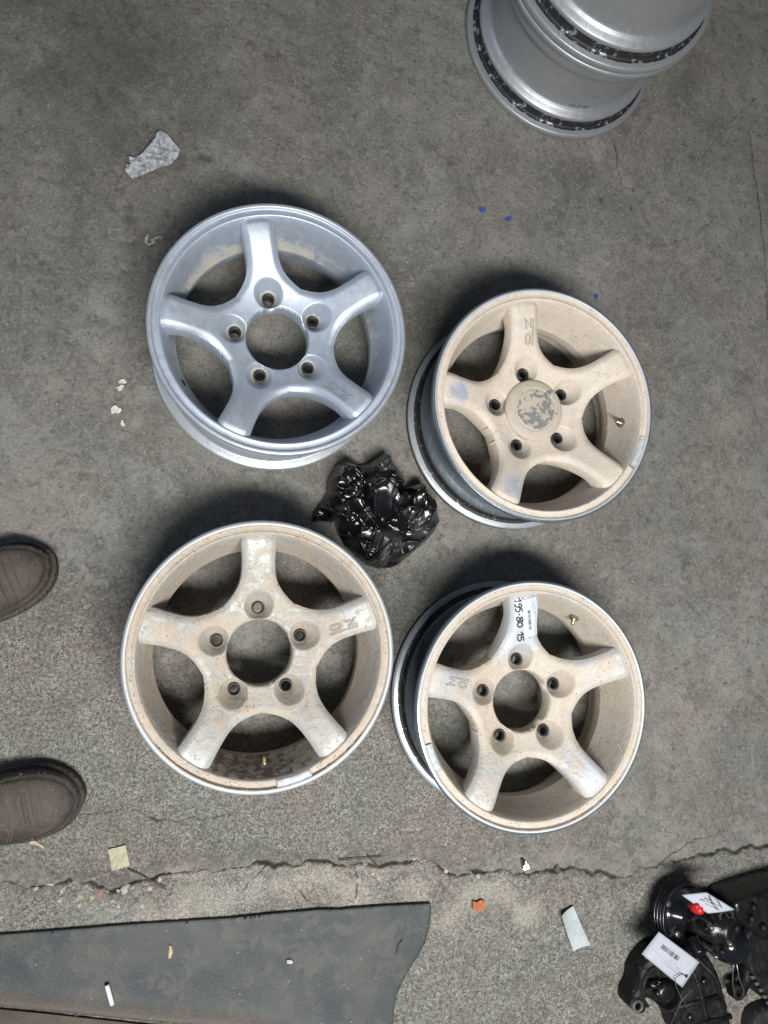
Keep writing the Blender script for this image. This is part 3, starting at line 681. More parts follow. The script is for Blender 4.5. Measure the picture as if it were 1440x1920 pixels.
# ------------------------------------------------------------------ litter
def mottled(name, c1, c2, sc=90, rough=.9, seed=0):
    M = NM(name); n = M.noise(sc, 5, .75, .5, off=seed); M.set(Base_Color=M.mix(M.ramp(n, .38, .62), c1, c2), Roughness=rough, Normal=M.bump(n, .0006)); return M.m
TIS = mottled('dirty_tissue', (.17,.17,.17), (.42,.44,.47), 120)
o = sheet('crumpled_tissue', [(301,252),(313,257),(322,270),(338,287),(332,303),(320,315),(300,321),(270,334),(250,341),(243,335),(235,327),(252,307),(265,296),(280,281),(292,266),(295,256)], TIS,
      'dirty white folded tissue on the dark floor above the silver wheel', 'tissue', .0013, .0009, lambda X, Y: .006+.020*folds(X, Y, 9, 3, .03)+.0045*fbm(X*60, Y*60, 3, 4)+.003*np.abs(vnoise(X*110, Y*110, 8)-.5), .003)
sheet('tissue_end', [(242,300),(262,297),(266,300),(246,322),(241,328),(236,322),(235,316),(245,311)], TIS, None, None, .0013, .0009, lambda X, Y: .002+.006*np.abs(np.sin(Y*420+X*90)), .002).parent = o
te = [c for c in o.children][0]; te.location = Vector(te.location)-Vector(o.location)
WHT = mottled('white_scrap', (.30,.30,.29), (.55,.56,.55), 200)
mb = MB(); pts = [(277,441),(275,450),(274,457),(280,461),(288,458),(289,454),(284,453),(292,449),(300,446),(305,450)]
V = []; F = []
for i, p in enumerate(pts):
    c = at(*p); n = at(*pts[min(i+1, len(pts)-1)])-at(*pts[max(i-1, 0)]); n = n/np.linalg.norm(n[:2]); wz = .0022
    z = .002+.004*abs(math.sin(i*1.3)); V += [(c[0]-n[1]*wz, c[1]+n[0]*wz, z), (c[0]+n[1]*wz, c[1]-n[0]*wz, z+.002), (c[0]-n[1]*wz, c[1]+n[0]*wz, z-.0006), (c[0]+n[1]*wz, c[1]-n[0]*wz, z+.0014)]
for i in range(len(pts)-1):
    a = 4*i; F += [(a, a+1, a+5, a+4), (a+2, a+6, a+7, a+3), (a, a+4, a+6, a+2), (a+1, a+3, a+7, a+5)]
mb.add(V, F); tag(mb.build('paper_strip', WHT, None, False), 'small curled white paper strip at the upper left of the silver wheel', 'scrap')
CHK = mottled('chalky_white_lump', (.42,.42,.37), (.66,.66,.60), 160)
def lump(name, px, py, s, mat, label, cat, group=None, seed=1, flat=.3, asp=1.0, rz=0, z=None, raw=None):
    me = stone_mesh(name, mat, seed, flat) if raw is None else raw
    o = bpy.data.objects.new(name, me); COL.objects.link(o); c = at(px, py, .002)
    o.location = (c[0], c[1], s*flat*.35+.0015 if z is None else z); o.scale = (s, s*asp, s); o.rotation_euler = (0,0,rz); tag(o, label, cat, group); return o
def blot(name, px, py, rx, ry, mat, label, cat, seed, th=.0015, group=None, base=.0015):
    pts = []
    r = random.Random(seed); ph = [r.uniform(0, 6) for _ in range(4)]
    for i in range(26):
        a = 2*PI*i/26; k = 1+.22*math.sin(2*a+ph[0])+.16*math.sin(3*a+ph[1])+.1*math.sin(5*a+ph[2]); pts.append((px+rx*k*math.cos(a), py+ry*k*math.sin(a)))
    return sheet(name, pts, mat, label, cat, .0008, th, lambda X, Y: .0006*fbm(X*300, Y*300, 3, seed), base, group=group)
blot('plaster_flake', 217, 769, 8, 8.5, CHK, 'largest white plaster flake on the floor left of the silver wheel', 'flake', 4)
blot('plaster_flake', 230, 716, 6, 5, CHK, 'white plaster flake, topmost of the small group left of the silver wheel', 'flake', 8)
blot('plaster_flake', 226, 728, 5.5, 5.5, CHK, 'white plaster flake just below the topmost one, left of the silver wheel', 'flake', 12)
blot('plaster_flake', 230, 795, 4, 5, CHK, 'smallest white plaster flake, lowest of the group left of the silver wheel', 'flake', 15)
BLU = simple('blue_paint', (.03,.07,.30), .6, 0, .2, 200)
blot('paint_spot', 904, 394, 5, 5, BLU, 'small blue paint spot on the floor, left one of the pair above the capped wheel', 'paint spot', 3, .0003)
blot('paint_spot', 953, 411, 6, 4, BLU, 'blue paint spot on the floor, right one of the pair above the capped wheel', 'paint spot', 5, .0003)
blot('paint_spot', 1117, 556, 3, 5, BLU, 'tiny blue paint spot in the shadow of the capped wheel', 'paint spot', 7, .0003)
CRM = mottled('cream_card', (.30,.28,.20), (.42,.39,.29), 90)
sheet('card_square', [(203.5,1591),(236,1583),(243.5,1621),(210,1632)], CRM, 'small square piece of cream card on the floor left of the mat edge', 'card piece', .0015, .0012, lambda X, Y: .001*fbm(X*60, Y*60, 2, 4)+.0008, .0015)
GLS = mottled('pale_paper', (.32,.36,.37), (.40,.44,.45), 25)
sheet('paper_slip', [(1046,1711),(1073,1697),(1099.5,1765),(1073,1782)], GLS, 'blank pale paper slip on the rough floor beside the tagged engine parts', 'paper slip', .002, .0006, lambda X, Y: .0015+14*X*X, .0025)
STK = simple('white_plastic_stick', (.68,.70,.76), .5, 0, .05)
a, b = at(200, 1846, .014), at(210.5, 1884, .014)
t = thing('paper_stick', 'short white paper stick lying on the grey rubber mat', 'stick', tuple((a+b)/2)); d = (b-a)/2
MB().tube([-d*.96, -d*.5, d*.4, d], [.0036,.0037,.0036,.0034], 10).build('tube', STK, t); MB().tube([-d*1.04, -d*.955], .003, 10).build('burnt_end', INK, t)
# chips and shards
BRK = mottled('broken_brick', (.30,.09,.035), (.42,.15,.06), 150)
sheet('brick_chip', [(885,1688),(893,1690),(901,1685),(908,1690),(906,1703),(897,1706),(885,1704)], BRK, 'small orange brick chip on the rough floor right of the mat', 'brick chip', .001, .004, lambda X, Y: .003*fbm(X*120, Y*120, 3, 2), .0)
FOIL = NM('silver_foil'); FOIL.set(Base_Color=(.85,.87,.92), Metallic=1.0, Roughness=.15); FOIL = FOIL.m
sheet('foil_shard', [(974,1609),(980,1609),(988,1617),(990,1626),(980,1630),(976,1621)], FOIL, 'shiny silver foil shard by the floor crack under the sticker wheel', 'foil', .001, .0005, lambda X, Y: .002+.25*np.abs(X-Y*.3)+.1*np.abs(Y+.003), .002)
WDC = mottled('pale_wood_chip', (.34,.27,.17), (.50,.42,.28), 200)
sheet('wood_chip', [(318,1766),(323,1769),(324,1780),(321,1790),(316,1791),(317,1778)], WDC, 'pale wood chip on the grey mat near its upper edge', 'wood chip', .0008, .0015, lambda X, Y: .0105+0*X, 0)
sheet('stone_chip', [(536,1794),(543,1793),(548,1797),(545,1801),(537,1800)], WHT, 'pale stone chip in the middle of the grey mat', 'stone chip', .0008, .002, lambda X, Y: .0105+0*X, 0)
DLF = mottled('dry_leaf', (.06,.05,.03), (.12,.10,.05), 200)
sheet('dry_leaf', [(1042,1620),(1047,1624),(1046,1633),(1040,1634),(1037,1628)], DLF, 'tiny dark dry leaf in the floor crack right of the foil shard', 'leaf', .0008, .0006, lambda X, Y: .003+.3*np.abs(X), .001)
sheet('wood_chip', [(56,1577),(66,1575),(74,1580),(84,1588),(82,1590),(70,1583),(60,1583)], WDC, 'pale splinter of wood just below the toe of the lower boot', 'wood chip', .0008, .0012, None, .002)
FIB = simple('dark_twig', (.07,.055,.04), .8)
for pts, lab in (([(240,1629),(262,1640),(285,1652),(312,1668)], 'thin dark twig running down right from the cream card square'), ([(688,1603),(700,1617),(709,1627)], 'dark twig stuck in the crack above the mat corner'), ([(635,1612),(665,1611),(715,1606)], 'long thin straw lying along the crack above the mat corner'), ([(745,1790),(746,1775),(755,1763)], 'bent hair-thin fibre on the mat near its right end')):
    o = MB().tube([tuple(at(x, y, .004+(.009 if y > 1750 else .002*(i % 2)))) for i, (x, y) in enumerate(pts)], .0009, 6).build('twig', FIB); tag(o, lab, 'twig')
# scattered grit: nobody could count it
mb = MB(); r = random.Random(11)
for i in range(900):
    px, py = r.uniform(-20, 1460), r.uniform(-20, 1940)
    s = r.uniform(.0006, .0016)*(1.0 if r.random() < .93 else 1.7); c = at(px, py, .0005+s*.2)
    V = [(c[0]+s*math.cos(a+i)*r.uniform(.7,1.2), c[1]+s*math.sin(a+i)*r.uniform(.7,1.2), c[2]) for a in (0,1.3,2.5,3.8,5)]+[(c[0]+s*.2, c[1], c[2]+s*.9)]
    mb.add(V, [(0,1,5),(1,2,5),(2,3,5),(3,4,5),(4,0,5)])
o = mb.build('grit', mottled('pale_grit', (.16,.15,.12), (.42,.38,.30), 400), None, False); tag(o, 'pale grit scattered over the floor', kind='stuff')

# ------------------------------------------------------------------ black plastic bag
def bag():
    M = NM('black_plastic_film'); n = M.noise(14, 4, .6, .5); n2 = M.noise(90, 4, .7, 1.0, off=4)
    M.set(Base_Color=M.mix(M.ramp(n, .50, .66), (.004,.004,.0045), (.030,.031,.034)), Roughness=M.ramp(n, .4, .7, .22, .48), Normal=M.bump(n2, .0003))
    M.b.inputs['Coat Weight'].default_value = .3; M.b.inputs['Coat Roughness'].default_value = .08
    s = .2014; pl = [(300,345),(340,262),(420,220),(560,250),(640,245),(680,215),(740,180),(795,135),(850,200),(862,250),(930,310),(985,420),(905,520),(960,500),(1000,465),(1080,430),(1160,420),(1190,520),(1260,570),(1300,680),(1322,780),(1280,870),(1180,980),(1060,1080),(950,1180),(880,1212),(750,1222),(640,1190),(560,1120),(440,1010),(380,900),(345,795),(240,775),(120,780),(165,670),(220,600),(268,520),(270,400)]
    px = [(560+a*s, 820+b*s) for a, b in pl]; P = np.array([at(x, y, .015) for x, y in px]); c = P.mean(0); Q = [(p[0]-c[0], p[1]-c[1]) for p in P]; sd_ = polysdf(Q)
    def loc(a, b): p = at(560+a*s, 820+b*s, .02); return p[0]-c[0], p[1]-c[1]
    lobes = [(800,640,.052,.085,.080,.1),(420,440,.045,.050,.055,.5),(1080,640,.045,.065,.058,-.2),(480,700,.042,.036,.062,.3),(700,990,.058,.048,.055,.9),(1060,950,.060,.040,.042,.5),(760,300,.034,.040,.066,0),(920,360,.024,.040,.048,.2),(640,900,.030,.060,.060,.5)]
    def zf(X, Y):
        wx = X+.016*(fbm(X*22, Y*22, 3, 3)-.5); wy = Y+.016*(fbm(X*22+9, Y*22, 3, 5)-.5)
        d = np.clip(-sd_(X, Y), 0, 1); z = .010+0*X
        for i, (a, b, rx, ry, h, rot) in enumerate(lobes):
            lx, ly = loc(a, b); cx, sx = math.cos(rot), math.sin(rot); ux = ((wx-lx)*cx+(wy-ly)*sx)/rx; uy = (-(wx-lx)*sx+(wy-ly)*cx)/ry
            q_ = 1-np.sqrt(ux*ux+uy*uy+.02); e = h*np.clip(q_*1.7+.15, 0, .8)
            e = e+.034*folds((wx-lx)*1.3, (wy-ly)*1.3, 8, 30+i, .035)*np.clip(q_*4, 0, 1)
            z = np.maximum(z, e)
        # long folds of film running in different directions, with flat facets between
        rg = 0
        for i, (a, f1, f2, k_, p_) in enumerate(((.75,80,16,.006,5),(.4,30,8,.017,4),(1.2,34,9,.014,5),(2.3,58,13,.007,5),(2.9,54,13,.006,5))):
            ux = (X*math.cos(a)+Y*math.sin(a))+.006*fbm(X*25, Y*25, 2, 60+i); uy = -X*math.sin(a)+Y*math.cos(a)
            n = np.abs(fbm(ux*f1, uy*f2, 1, 51+i)-.5)*2; rg = rg+k_*(1-n)**p_*sm(.25, .5, vnoise(X*16+i*7, Y*16, 70+i))
        return .001+(z+rg)*np.clip(d/.012, 0, 1)**.5
    xs = [a for a, b in Q]; ys = [b for a, b in Q]
    V, q, t = field(min(xs)-.005, max(xs)+.005, min(ys)-.005, max(ys)+.005, .0013, sd_, zf, lambda X, Y, z: np.minimum(z, .0008), share=True)
    o = obj('plastic_bag', V, (q, t), M.m, None, True); o.location = (c[0], c[1], .0015)
    tag(o, 'crumpled shiny black plastic bag between the four wheels', 'plastic bag')
bag()

# ------------------------------------------------------------------ boots
def leather():
    M = NM('dusty_brown_leather'); a = M.noise(18, 6, .65, .4); b = M.noise(70, 5, .7, off=5); g = M.attr()
    c = M.mix(M.ramp(a, .35, .65), (.038,.031,.025), (.078,.065,.051)); c = M.mix(M.ramp(b, .55, .75, 0, .5), c, (.055,.052,.048)); sc_ = M.noise(34, 7, .78, 1.5, off=15); c = M.mix(M.ramp(sc_, .54, .66, 0, .6), c, (.135,.115,.09)); c = M.mix(g[0], c, (.022,.019,.017))
    sp = M.math('MULTIPLY', M.math('LESS_THAN', M.vor(90), .07), M.math('GREATER_THAN', M.noise(30, 2, off=9), .55)); c = M.mix(M.math('MULTIPLY', sp, .7), c, (.45,.44,.40))
    M.set(Base_Color=c, Roughness=M.ramp(a, .3, .7, .58, .8), Normal=M.bump(M.math('ADD', M.math('ADD', b, sc_), M.math('MULTIPLY', a, 1.5)), .0016)); return M.m
LEA = leather(); RUB = simple('dirty_rubber_sole', (.034,.028,.023), .8, 0, .3, 70, .001); STIT = simple('pale_thread', (.20,.17,.13), .8); DRK = simple('black_lace', (.016,.015,.015), .7); SOCK = simple('dark_sock', (.03,.03,.035), .95, 0, .2, 200)
def boot(tx, ty, ang, mirror, label):
    tip = at(tx, ty, .03); t = thing('work_boot', label, 'boot', (0,0,0)); a = math.radians(ang)
    L = .30; t.location = (tip[0]-L*math.cos(a), tip[1]-L*math.sin(a), 0); t.rotation_euler = (0, 0, a); t.scale = (1.12, 1.12, 1.05); t.location = (tip[0]-L*1.12*math.cos(a), tip[1]-L*1.12*math.sin(a), 0)
    prof = [(0,.0),(.006,.022),(.03,.034),(.08,.035),(.14,.040),(.19,.0495),(.225,.0525),(.255,.049),(.278,.038),(.292,.022),(.300,.0)]
    up = [(x, (w+.004*math.sin(x*14))*(1 if not mirror else .97)+.0) for x, w in prof]; dn = [(x, -(w-.003)) for x, w in reversed(prof)]
    if mirror: up, dn = [(x, w-.003) for x, w in prof], [(x, -(w+.002)) for x, w in reversed(prof)]
    from itertools import chain
    pts = []
    for seg in (up[:-1], dn[:-1]): pts += seg
    # smooth the outline
    A = np.array(pts)
    for _ in range(2): A = np.stack([.75*A+.25*np.roll(A, -1, 0), .25*A+.75*np.roll(A, -1, 0)], 1).reshape(-1, 2)
    s0 = polysdf([tuple(p) for p in A])
    def fw(x): return np.interp(x, [p[0] for p in prof], [p[1] for p in prof])
    def hgt(X, Y):
        d = np.clip(-s0(X, Y), 0, 1)
        ridge = np.interp(X, [0,.05,.12,.17,.21,.25,.28,.30], [.135,.150,.135,.100,.078,.068,.058,.040])
        side = np.clip(d/np.maximum(fw(X), .012), 0, 1)
        z = .028+(ridge-.028)*np.sqrt(np.clip(1-(1-side)**2.2, 0, 1))
        yc = Y*(1 if mirror else -1)
        seam = X-.210+.9*Y*Y*8+.10*yc
        z = z+.0016*sm(.0, .0015, seam)-.0011*np.exp(-((seam-.004)/.0008)**2)-.0010*np.exp(-((seam-.0075)/.0007)**2)
        for c_, w_, k_ in ((.229,.0024,.0034),(.240,.0020,.0028),(.219,.0018,.0020),(.250,.0016,.0014),(.196,.0022,.0016)):
            z = z-k_*np.exp(-((X-c_+.15*yc)/w_)**2)*sm(.040, .015, np.abs(Y))
        z = z+.0040*(fbm(X*34, Y*26, 4, 7)-.5)*sm(.0,.01,d)
        z = z-.0016*np.exp(-((d-.010)/.0010)**2)
        return z
    V, q, t3 = field(-.01, .31, -.065, .065, .0015, lambda X, Y: s0(X, Y)+.005, hgt, lambda X, Y, z: np.minimum(z, .022), share=True)
    d = np.clip(-s0(V[:,0], V[:,1]), 0, 1)
    obj('upper', V, (q, t3), LEA, t, True, np.stack([.75*sm(.30,.0,(V[:,0]))*0+.55*np.exp(-((d-.0115)/.002)**2)+.25*sm(.02,.006,d), d*0, d*0], 1))
    V, q, t3 = field(-.01, .31, -.065, .065, .0025, s0, lambda X, Y: .024+.003*np.clip(-s0(X, Y)/.004, 0, 1)*1.0, lambda X, Y, z: .001+0*z, share=False)
    obj('sole', V, (q, t3), RUB, t, True)
    mb = MB()
    for yy in np.linspace(-.040, .040, 34):
        yc = yy if mirror else -yy
        for off in (.0020, .0058):
            x0 = .210-7.2*yy*yy-.10*yc+off
            p0, p1 = ((x0, yy, float(hgt(np.array([x0]), np.array([yy]))[0])+.0003), (x0-.0004, yy+.0014, float(hgt(np.array([x0]), np.array([yy+.0014]))[0])+.0003))
            if s0(np.array([x0]), np.array([yy]))[0] < -.009: mb.tube([p0, p1], .00045, 5)
    o = mb.build('stitching', STIT, t); o['kind'] = 'stuff'
    # ankle shaft, tongue, laces (mostly beyond the picture's edge)
    mb = MB(); n = 28; prof2 = [(.120,1.0,.055,.040),(.150,.98,.052,.039),(.185,.95,.050,.039),(.192,.9,.047,.036),(.186,.85,.044,.033),(.12,.8,.040,.030)]
    V = [(.062+rx*math.cos(2*PI*j/n), ry*math.sin(2*PI*j/n), z) for z, _, rx, ry in prof2 for j in range(n)]; F = [(i*n+j, i*n+(j+1)%n, (i+1)*n+(j+1)%n, (i+1)*n+j) for i in range(len(prof2)-1) for j in range(n)]
    mb.add(V, F); mb.build('shaft', DRK, t)
    MB().tube([(.062,0,.13),(.062,0,.26),(.055,0,.34)], [.036,.040,.046], 20).build('sock', SOCK, t)
    mb = MB()
    def sp(x, y): return (x, y, float(hgt(np.array([x]), np.array([y]))[0])+.003)
    for k in range(3): mb.tube([sp(.115+k*.018, yy) for yy in np.linspace(-.020, .020, 7)], .0026, 8)
    mb.tube([sp(.166+.021*math.cos(s_), .019*math.sin(s_)) for s_ in np.linspace(-2.6, 2.6, 22)], .0042, 8)
    mb.build('laces', DRK, t)
    return t
boot(103, 1040, 31, False, 'toe of a dusty brown leather boot at the left edge, upper of the two')
boot(161, 1489, 4, True, 'dusty brown leather boot with a lace loop, lower of the two at the left edge')

# ------------------------------------------------------------------ black engine parts, bottom right
def pump():
    c = at(1288, 1722, .05); t = thing('power_steering_pump', 'oily black pump with a grooved round pulley and red cap, bottom right', 'engine part', (c[0], c[1], 0))
    A = Matrix.Translation((-.005, .002, .040)) @ Matrix.Rotation(math.radians(-4), 4, 'X') @ Matrix.Rotation(math.radians(9), 4, 'Y')
    g = [(.006,-.016),(.050,-.016),(.056,-.014)]; z = -.014
    for i in range(6): g += [(.056, z+.0008), (.0520, z+.0018), (.0520, z+.0026), (.056, z+.0036)]; z += .0038
    g += [(.0575,z+.002),(.0570,z+.005),(.0530,z+.005),(.0500,z+.001),(.048,-.008),(.030,-.009),(.022,-.004),(.012,.012),(.001,.013)]
    MB().lathe(g, 72, A).build('pulley', SHEEN, t)
    for k in range(3):
        a = k*2.1+2.4; MB().lathe([(.0001,-.003),(.006,-.003),(.0065,-.005),(.0065,-.009)], 12, A @ Matrix.Translation((.034*math.cos(a), .034*math.sin(a), 0))).build('bolt_head', BOLT, t)
    for zz in (-.009, -.0015, .006, .0135): MB().lathe([(.0562+.0009*math.cos(k*PI/4), zz+.0009*math.sin(k*PI/4)) for k in range(8)], 72, A, closed=True).build('groove_glint', RIBM, t)  # paler rings added to stand in for highlights on the groove edges
    B = Matrix.Translation((.055, -.020, .020)) @ Matrix.Rotation(math.radians(20), 4, 'Y')
    mb = MB().lathe([(.001,.066),(.020,.066),(.026,.062),(.028,.050),(.036,.046),(.040,.040),(.041,.018),(.046,.012),(.046,-.004),(.040,-.012)], 40, B)
    mb.lathe([(.001,.090),(.010,.090),(.012,.087),(.012,.060)], 20, Matrix.Translation((.010,-.004,.0)) @ Matrix.Rotation(math.radians(35), 4, 'X'))
    mb.lathe([(.001,.080),(.009,.080),(.011,.076),(.011,.040)], 18, Matrix.Translation((.070,.018,-.008)) @ Matrix.Rotation(math.radians(-12), 4, 'Y'))
    mb.build('housing', OILY, t)
    MB().lathe([(.0001,.052),(.012,.052),(.024,.046),(.032,.034),(.036,.018),(.036,.0),(.034,-.02)], 36, Matrix.Translation((.085,-.052,.035))).build('reservoir', SHEEN, t)
    r = random.Random(4); mb = MB()
    for k in range(11):
        x, y = r.uniform(.015, .085), r.uniform(-.055, .022); s = r.uniform(.003, .0065); mb.lathe([(.0001,.012),(s*.8,.012),(s,.009),(s*1.05,.0),(s*1.6,-.001),(s*1.6,-.02)], 6 if k % 2 else 12, Matrix.Translation((x, y, .070+r.uniform(-.004,.010))) @ Matrix.Rotation(r.uniform(-.5,.5), 4, 'X') @ Matrix.Rotation(r.uniform(-.5,.5), 4, 'Y'))
    mb.build('fittings', OILY2, t)
    for (x, y, z_) in ((.022,-.001,.088),(.033,-.055,.082),(.058,-.032,.090)):
        MB().lathe([(.0001,.006),(.0042,.006),(.0052,.004),(.0052,-.004)], 6, Matrix.Translation((x, y, z_)) @ Matrix.Rotation(.5, 4, 'X')).build('bolt_head', BOLT, t)
    # ears with eyes
    for (x, y, z_, s) in ((.128,-.052,.050,.011),(.068,.006,.074,.012)):
        MB().lathe([(s*1.5,-.016),(s*1.5,.0),(s*1.3,.003),(s*.8,.003),(s*.65,.0),(s*.65,-.016)], 24, Matrix.Translation((x, y, z_)) @ Matrix.Rotation(-.3, 4, 'Y')).build('mounting_eye', OILY2, t)
    p = at(1305, 1703, .098)-np.array([c[0], c[1], 0]); mb = MB().lathe([(.0001,.014),(.006,.013),(.0085,.008),(.009,.0),(.0085,-.008),(.004,-.010)], 24, Matrix.Translation(tuple(p)) @ Matrix.Rotation(.35, 4, 'Y'))
    mb.lathe([(.0001,.012),(.004,.0115),(.0058,.007),(.006,.0)], 20, Matrix.Translation((p[0]-.0055, p[1]+.0055, p[2]+.003)) @ Matrix.Rotation(-.35, 4, 'X'))
    mb.build('red_cap', REDP, t)
    return t
pump()
def casting(name, outline_px, z0, h, mat, label, cat, extra=None, cav=None):
    P = np.array([at(x, y, h) for x, y in outline_px]); c = P.mean(0); A = np.array([(p[0]-c[0], p[1]-c[1]) for p in P])
    for _ in range(2): A = np.stack([.8*A+.2*np.roll(A, -1, 0), .2*A+.8*np.roll(A, -1, 0)], 1).reshape(-1, 2)
    s0 = polysdf([tuple(p) for p in A]); t = thing(name, label, cat, (c[0], c[1], 0))
    cv = [(at(x, y, h)[0]-c[0], at(x, y, h)[1]-c[1], r_, dp) for x, y, r_, dp in (cav or [])]
    def zf(X, Y):
        d = np.clip(-s0(X, Y), 0, .010)/.010; z = h-.010*(1-np.sqrt(np.clip(1-(1-d)**2, 0, 1)))+.006*(fbm(X*35, Y*35, 3, 14)-.5)
        for x, y, r_, dp in cv:
            q_ = np.hypot(X-x, Y-y); z = z+.005*np.exp(-((q_-r_-.003)/.0022)**2)-dp*sm(r_, r_-.004, q_)
        return z
    xs, ys = A[:,0], A[:,1]
    V, q, t3 = field(xs.min()-.004, xs.max()+.004, ys.min()-.004, ys.max()+.004, .0018, s0, zf, lambda X, Y, z: z0+0*z, share=True)
    obj('casting', V, (q, t3), mat, t, True)
    return t, c
t, c = casting('engine_bracket', [(1238,1778),(1215,1800),(1200,1825),(1196,1855),(1186,1872),(1185,1893),(1198,1906),(1212,1902),(1216,1888),(1240,1890),(1262,1905),(1280,1960),(1380,1960),(1368,1900),(1352,1830),(1330,1790),(1290,1770)], .001, .048, OILY2,
     'dark greasy cast housing with a round hollow and one mounting ear under the lower tag', 'engine part', cav=[(1243,1852,.040,.026),(1194,1885,.0052,.030)])
def P3(x, y, z): p = at(x, y, z); return (p[0]-c[0], p[1]-c[1], z)
mb = MB(); r = random.Random(9)
for k in range(9):
    x, y = 1243+r.uniform(-26, 26), 1850+r.uniform(-24, 24); s = r.uniform(.003, .008)
    mb.lathe([(.0001,.014),(s*.7,.014),(s,.010),(s,-.01)], 14, Matrix.Translation(P3(x, y, .024)) @ Matrix.Rotation(r.uniform(-.7,.7), 4, 'X') @ Matrix.Rotation(r.uniform(-.7,.7), 4, 'Y'))
mb.build('inner_fittings', OILY, t)
MB().lathe([(.0115,-.004),(.0115,.004),(.0105,.0055),(.0068,.0055),(.0060,.004),(.0060,-.004)], 28, Matrix.Translation(P3(1194, 1885, .048))).build('bushing', simple('grey_bushing', (.09,.10,.095), .5, .5), t)
for pts_ in ([(1290,1800),(1310,1850),(1322,1900),(1330,1950)], [(1262,1890),(1300,1880),(1345,1868)], [(1300,1790),(1340,1830),(1358,1890)], [(1280,1930),(1330,1915),(1370,1905)]):
    MB().tube([P3(x_, y_, .047) for x_, y_ in pts_], .0055, 8).build('rib', OILY2, t)
for x_, y_ in ((1318,1838),(1345,1930),(1292,1905)): MB().lathe([(.0001,.008),(.006,.008),(.0075,.006),(.0075,-.004)], 6, Matrix.Translation(P3(x_, y_, .048))).build('bolt_head', OILY, t)
MB().lathe([(.022,.004),(.020,.012),(.012,.014),(.0001,.014)], 30, Matrix.Translation(P3(1245, 1858, .024))).build('shaft_end', OILY, t)
t, c = casting('alternator_bracket', [(1378,1790),(1398,1800),(1412,1835),(1440,1880),(1500,1920),(1500,1760),(1440,1720),(1415,1730),(1400,1750),(1380,1760)], .001, .060, OILY2, 'black alternator bracket with a toothed edge at the right edge, bottom corner', 'engine part')
mb = MB()
for k in range(5): mb.box(P3(1411+k*7.5, 1832+k*12, .062), (.008, .006, .006), None)
mb.build('teeth', BOLT, t, False, .001)
mb = MB(); mb.lathe([(.014,-.018),(.014,.0),(.012,.002),(.0070,.002),(.0062,.0),(.0062,-.018)], 28, Matrix.Translation(P3(1386, 1862, .040))); mb.build('mounting_eye', OILY2, t)
MB().tube([P3(1386, 1860, .030), P3(1398, 1836, .034), P3(1402, 1812, .045)], [.012,.011,.013], 10).build('arm', OILY2, t)
MB().tube([P3(1377, 1868, .045), P3(1374, 1845, .052), P3(1374, 1820, .060), P3(1378, 1800, .064)], .0011, 6).build('edge_strip', BOLT, t)
MB().tube([P3(1396, 1862, .046), P3(1386, 1835, .052), P3(1381, 1806, .062)], .0012, 6).build('edge_strip', BOLT, t)
t, c = casting('gearbox_cover', [(1375,1690),(1400,1680),(1500,1650),(1560,1700),(1560,1780),(1440,1770),(1400,1740),(1380,1725)], .001, .075, OILY, 'large dark oily metal cover in the shadow at the right edge above the bracket', 'engine part')
mb = MB()
for x, y in ((1412,1700),(1430,1738),(1408,1722)): mb.lathe([(.0001,.007),(.006,.007),(.007,.005),(.007,-.005)], 6, Matrix.Translation(P3(x, y, .078)))
mb.build('bolt_heads', OILY2, t)
t, c = casting('engine_mount', [(1415,1905),(1440,1890),(1500,1880),(1540,1930),(1500,2000),(1420,1990),(1408,1940)], .001, .03, simple('black_rubber', (.012,.012,.013), .7), 'round black rubber piece at the very corner, bottom right', 'engine part')
# tags
def card(px, zc, label, group, hole, upside):
    Pw = [at(x, y, z_) for (x, y), z_ in zip(px, zc)]; o = Pw[0]; U = Pw[1]-Pw[0]; Vv = Pw[3]-Pw[0]; c = sum(Pw)/4
    t = thing('paper_tag', label, 'tag', tuple(c)); n = np.cross(U, Vv); n = n/np.linalg.norm(n)
    if n[2] < 0: n = -n
    def pt(a, b, k=0): p = Pw[0]*(1-a)*(1-b)+Pw[1]*a*(1-b)+Pw[2]*a*b+Pw[3]*(1-a)*b; return tuple(p+n*(k+.0016*math.sin(a*PI)*math.sin(b*2))-c)
    V = []; F = []; N = 12
    for k in (0, -.0005):
        for i in range(N+1):
            for j in range(N+1): V.append(pt(i/N, j/N, k))
    m = (N+1)**2
    for i in range(N):
        for j in range(N):
            a = i*(N+1)+j; F += [(a, a+1, a+N+2, a+N+1), (m+a, m+a+N+1, m+a+N+2, m+a+1)]
    for i in range(N):
        for a, b in ((i, i+1), (N*(N+1)+i, N*(N+1)+i+1), (i*(N+1), (i+1)*(N+1)), (i*(N+1)+N, (i+1)*(N+1)+N)): F.append((a, b, m+b, m+a))
    obj('card', V, F, PAPER, t, True)
    def dash(mb, a0, b0, a1, b1, w_):
        p, q_ = np.array(pt(a0, b0, .0003)), np.array(pt(a1, b1, .0003)); d_ = q_-p; s_ = np.cross(n, d_); s_ = s_/np.linalg.norm(s_)*w_/2
        mb.add([tuple(p-s_), tuple(q_-s_), tuple(q_+s_), tuple(p+s_)], [(0,1,2,3)])
    return t, pt, dash, c
t, pt, dash, c = card([(1235.5,1747),(1311.5,1804),(1279.5,1852),(1203,1789)], [.085,.085,.082,.080], 'white paper tag with a barcode tied on with wire, lower of the two tags', None, None, None)
mb = MB(); r = random.Random(5); a = .22
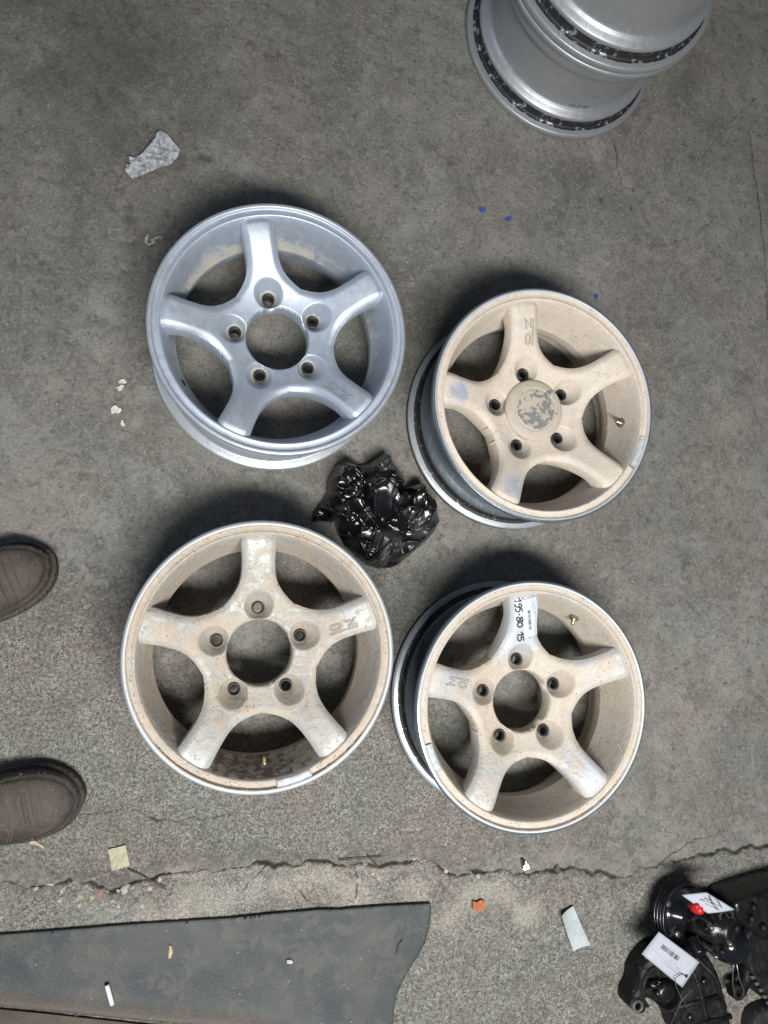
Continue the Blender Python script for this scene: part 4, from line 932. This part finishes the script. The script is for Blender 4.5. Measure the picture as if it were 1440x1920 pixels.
while a < .62:
    w_ = r.choice([.0009,.0014,.0021]); dash(mb, a, .26, a, .42, w_); a += (w_+r.choice([.0007,.001,.0016]))/.092
mb.build('barcode', INK, t, False)
mb = MB()
for b, a0, a1, w_ in ((.74,.44,.83,.0012),(.66,.42,.80,.0008),(.59,.48,.78,.0008),(.52,.50,.66,.0006),(.62,.10,.34,.0006),(.20,.38,.52,.0006)):
    a = a0
    while a < a1: s_ = r.uniform(.010,.035); dash(mb, a, b, min(a+s_, a1), b, w_); a += s_+r.uniform(.006,.014)
mb.build('small_print', GREYINK, t, False)
h = pt(.93, .62, .0006); MB().lathe([(.0001,.0),(.0032,.0)], 16, Matrix.Translation(h)).build('punched_hole', INK, t, False)
e = lambda x, y, z: tuple(at(x, y, z)-c)
MB().tube([h, e(1277,1826,.088), e(1266,1834,.090), e(1267,1848,.088), e(1278,1872,.075), e(1300,1906,.055)], .0008, 6).build('wire', WIRE, t)
MB().tube([e(1258,1920,.05), e(1270,1895,.06), e(1278,1876,.075), e(1292,1862,.07), e(1310,1842,.06)], .0008, 6).build('wire', WIRE, t)
t, pt, dash, c = card([(1277,1678),(1325,1673),(1379,1706),(1327,1713)], [.100,.108,.120,.112], 'white paper tag behind the red cap on the pulley pump, upper of the two tags', None, None, None)
mb = MB(); dash(mb, .62, .25, .74, .42, .0014); dash(mb, .60, .50, .66, .58, .0018); dash(mb, .40, .30, .50, .36, .0016)
for k in range(7): dash(mb, .50+k*.028, .34+k*.055, .515+k*.028, .37+k*.055, .0013)
mb.build('print', INK, t, False)
mb = MB()
for o_ in (.10, .16): dash(mb, .40-o_*.3, .38+o_, .56-o_*.3, .80+o_*.6, .0006)
mb.build('small_print', GREYINK, t, False)
MB().tube([e(1330,1680,.112), e(1337,1695,.120), e(1343,1705,.122), e(1348,1705,.121)], .0008, 6).build('wire', WIRE, t)
MB().tube([e(1325,1673,.115), e(1345,1686,.125), e(1352,1700,.122), e(1360,1712,.100), e(1374,1731,.06), e(1392,1752,.05)], .0008, 6).build('wire', WIRE, t)
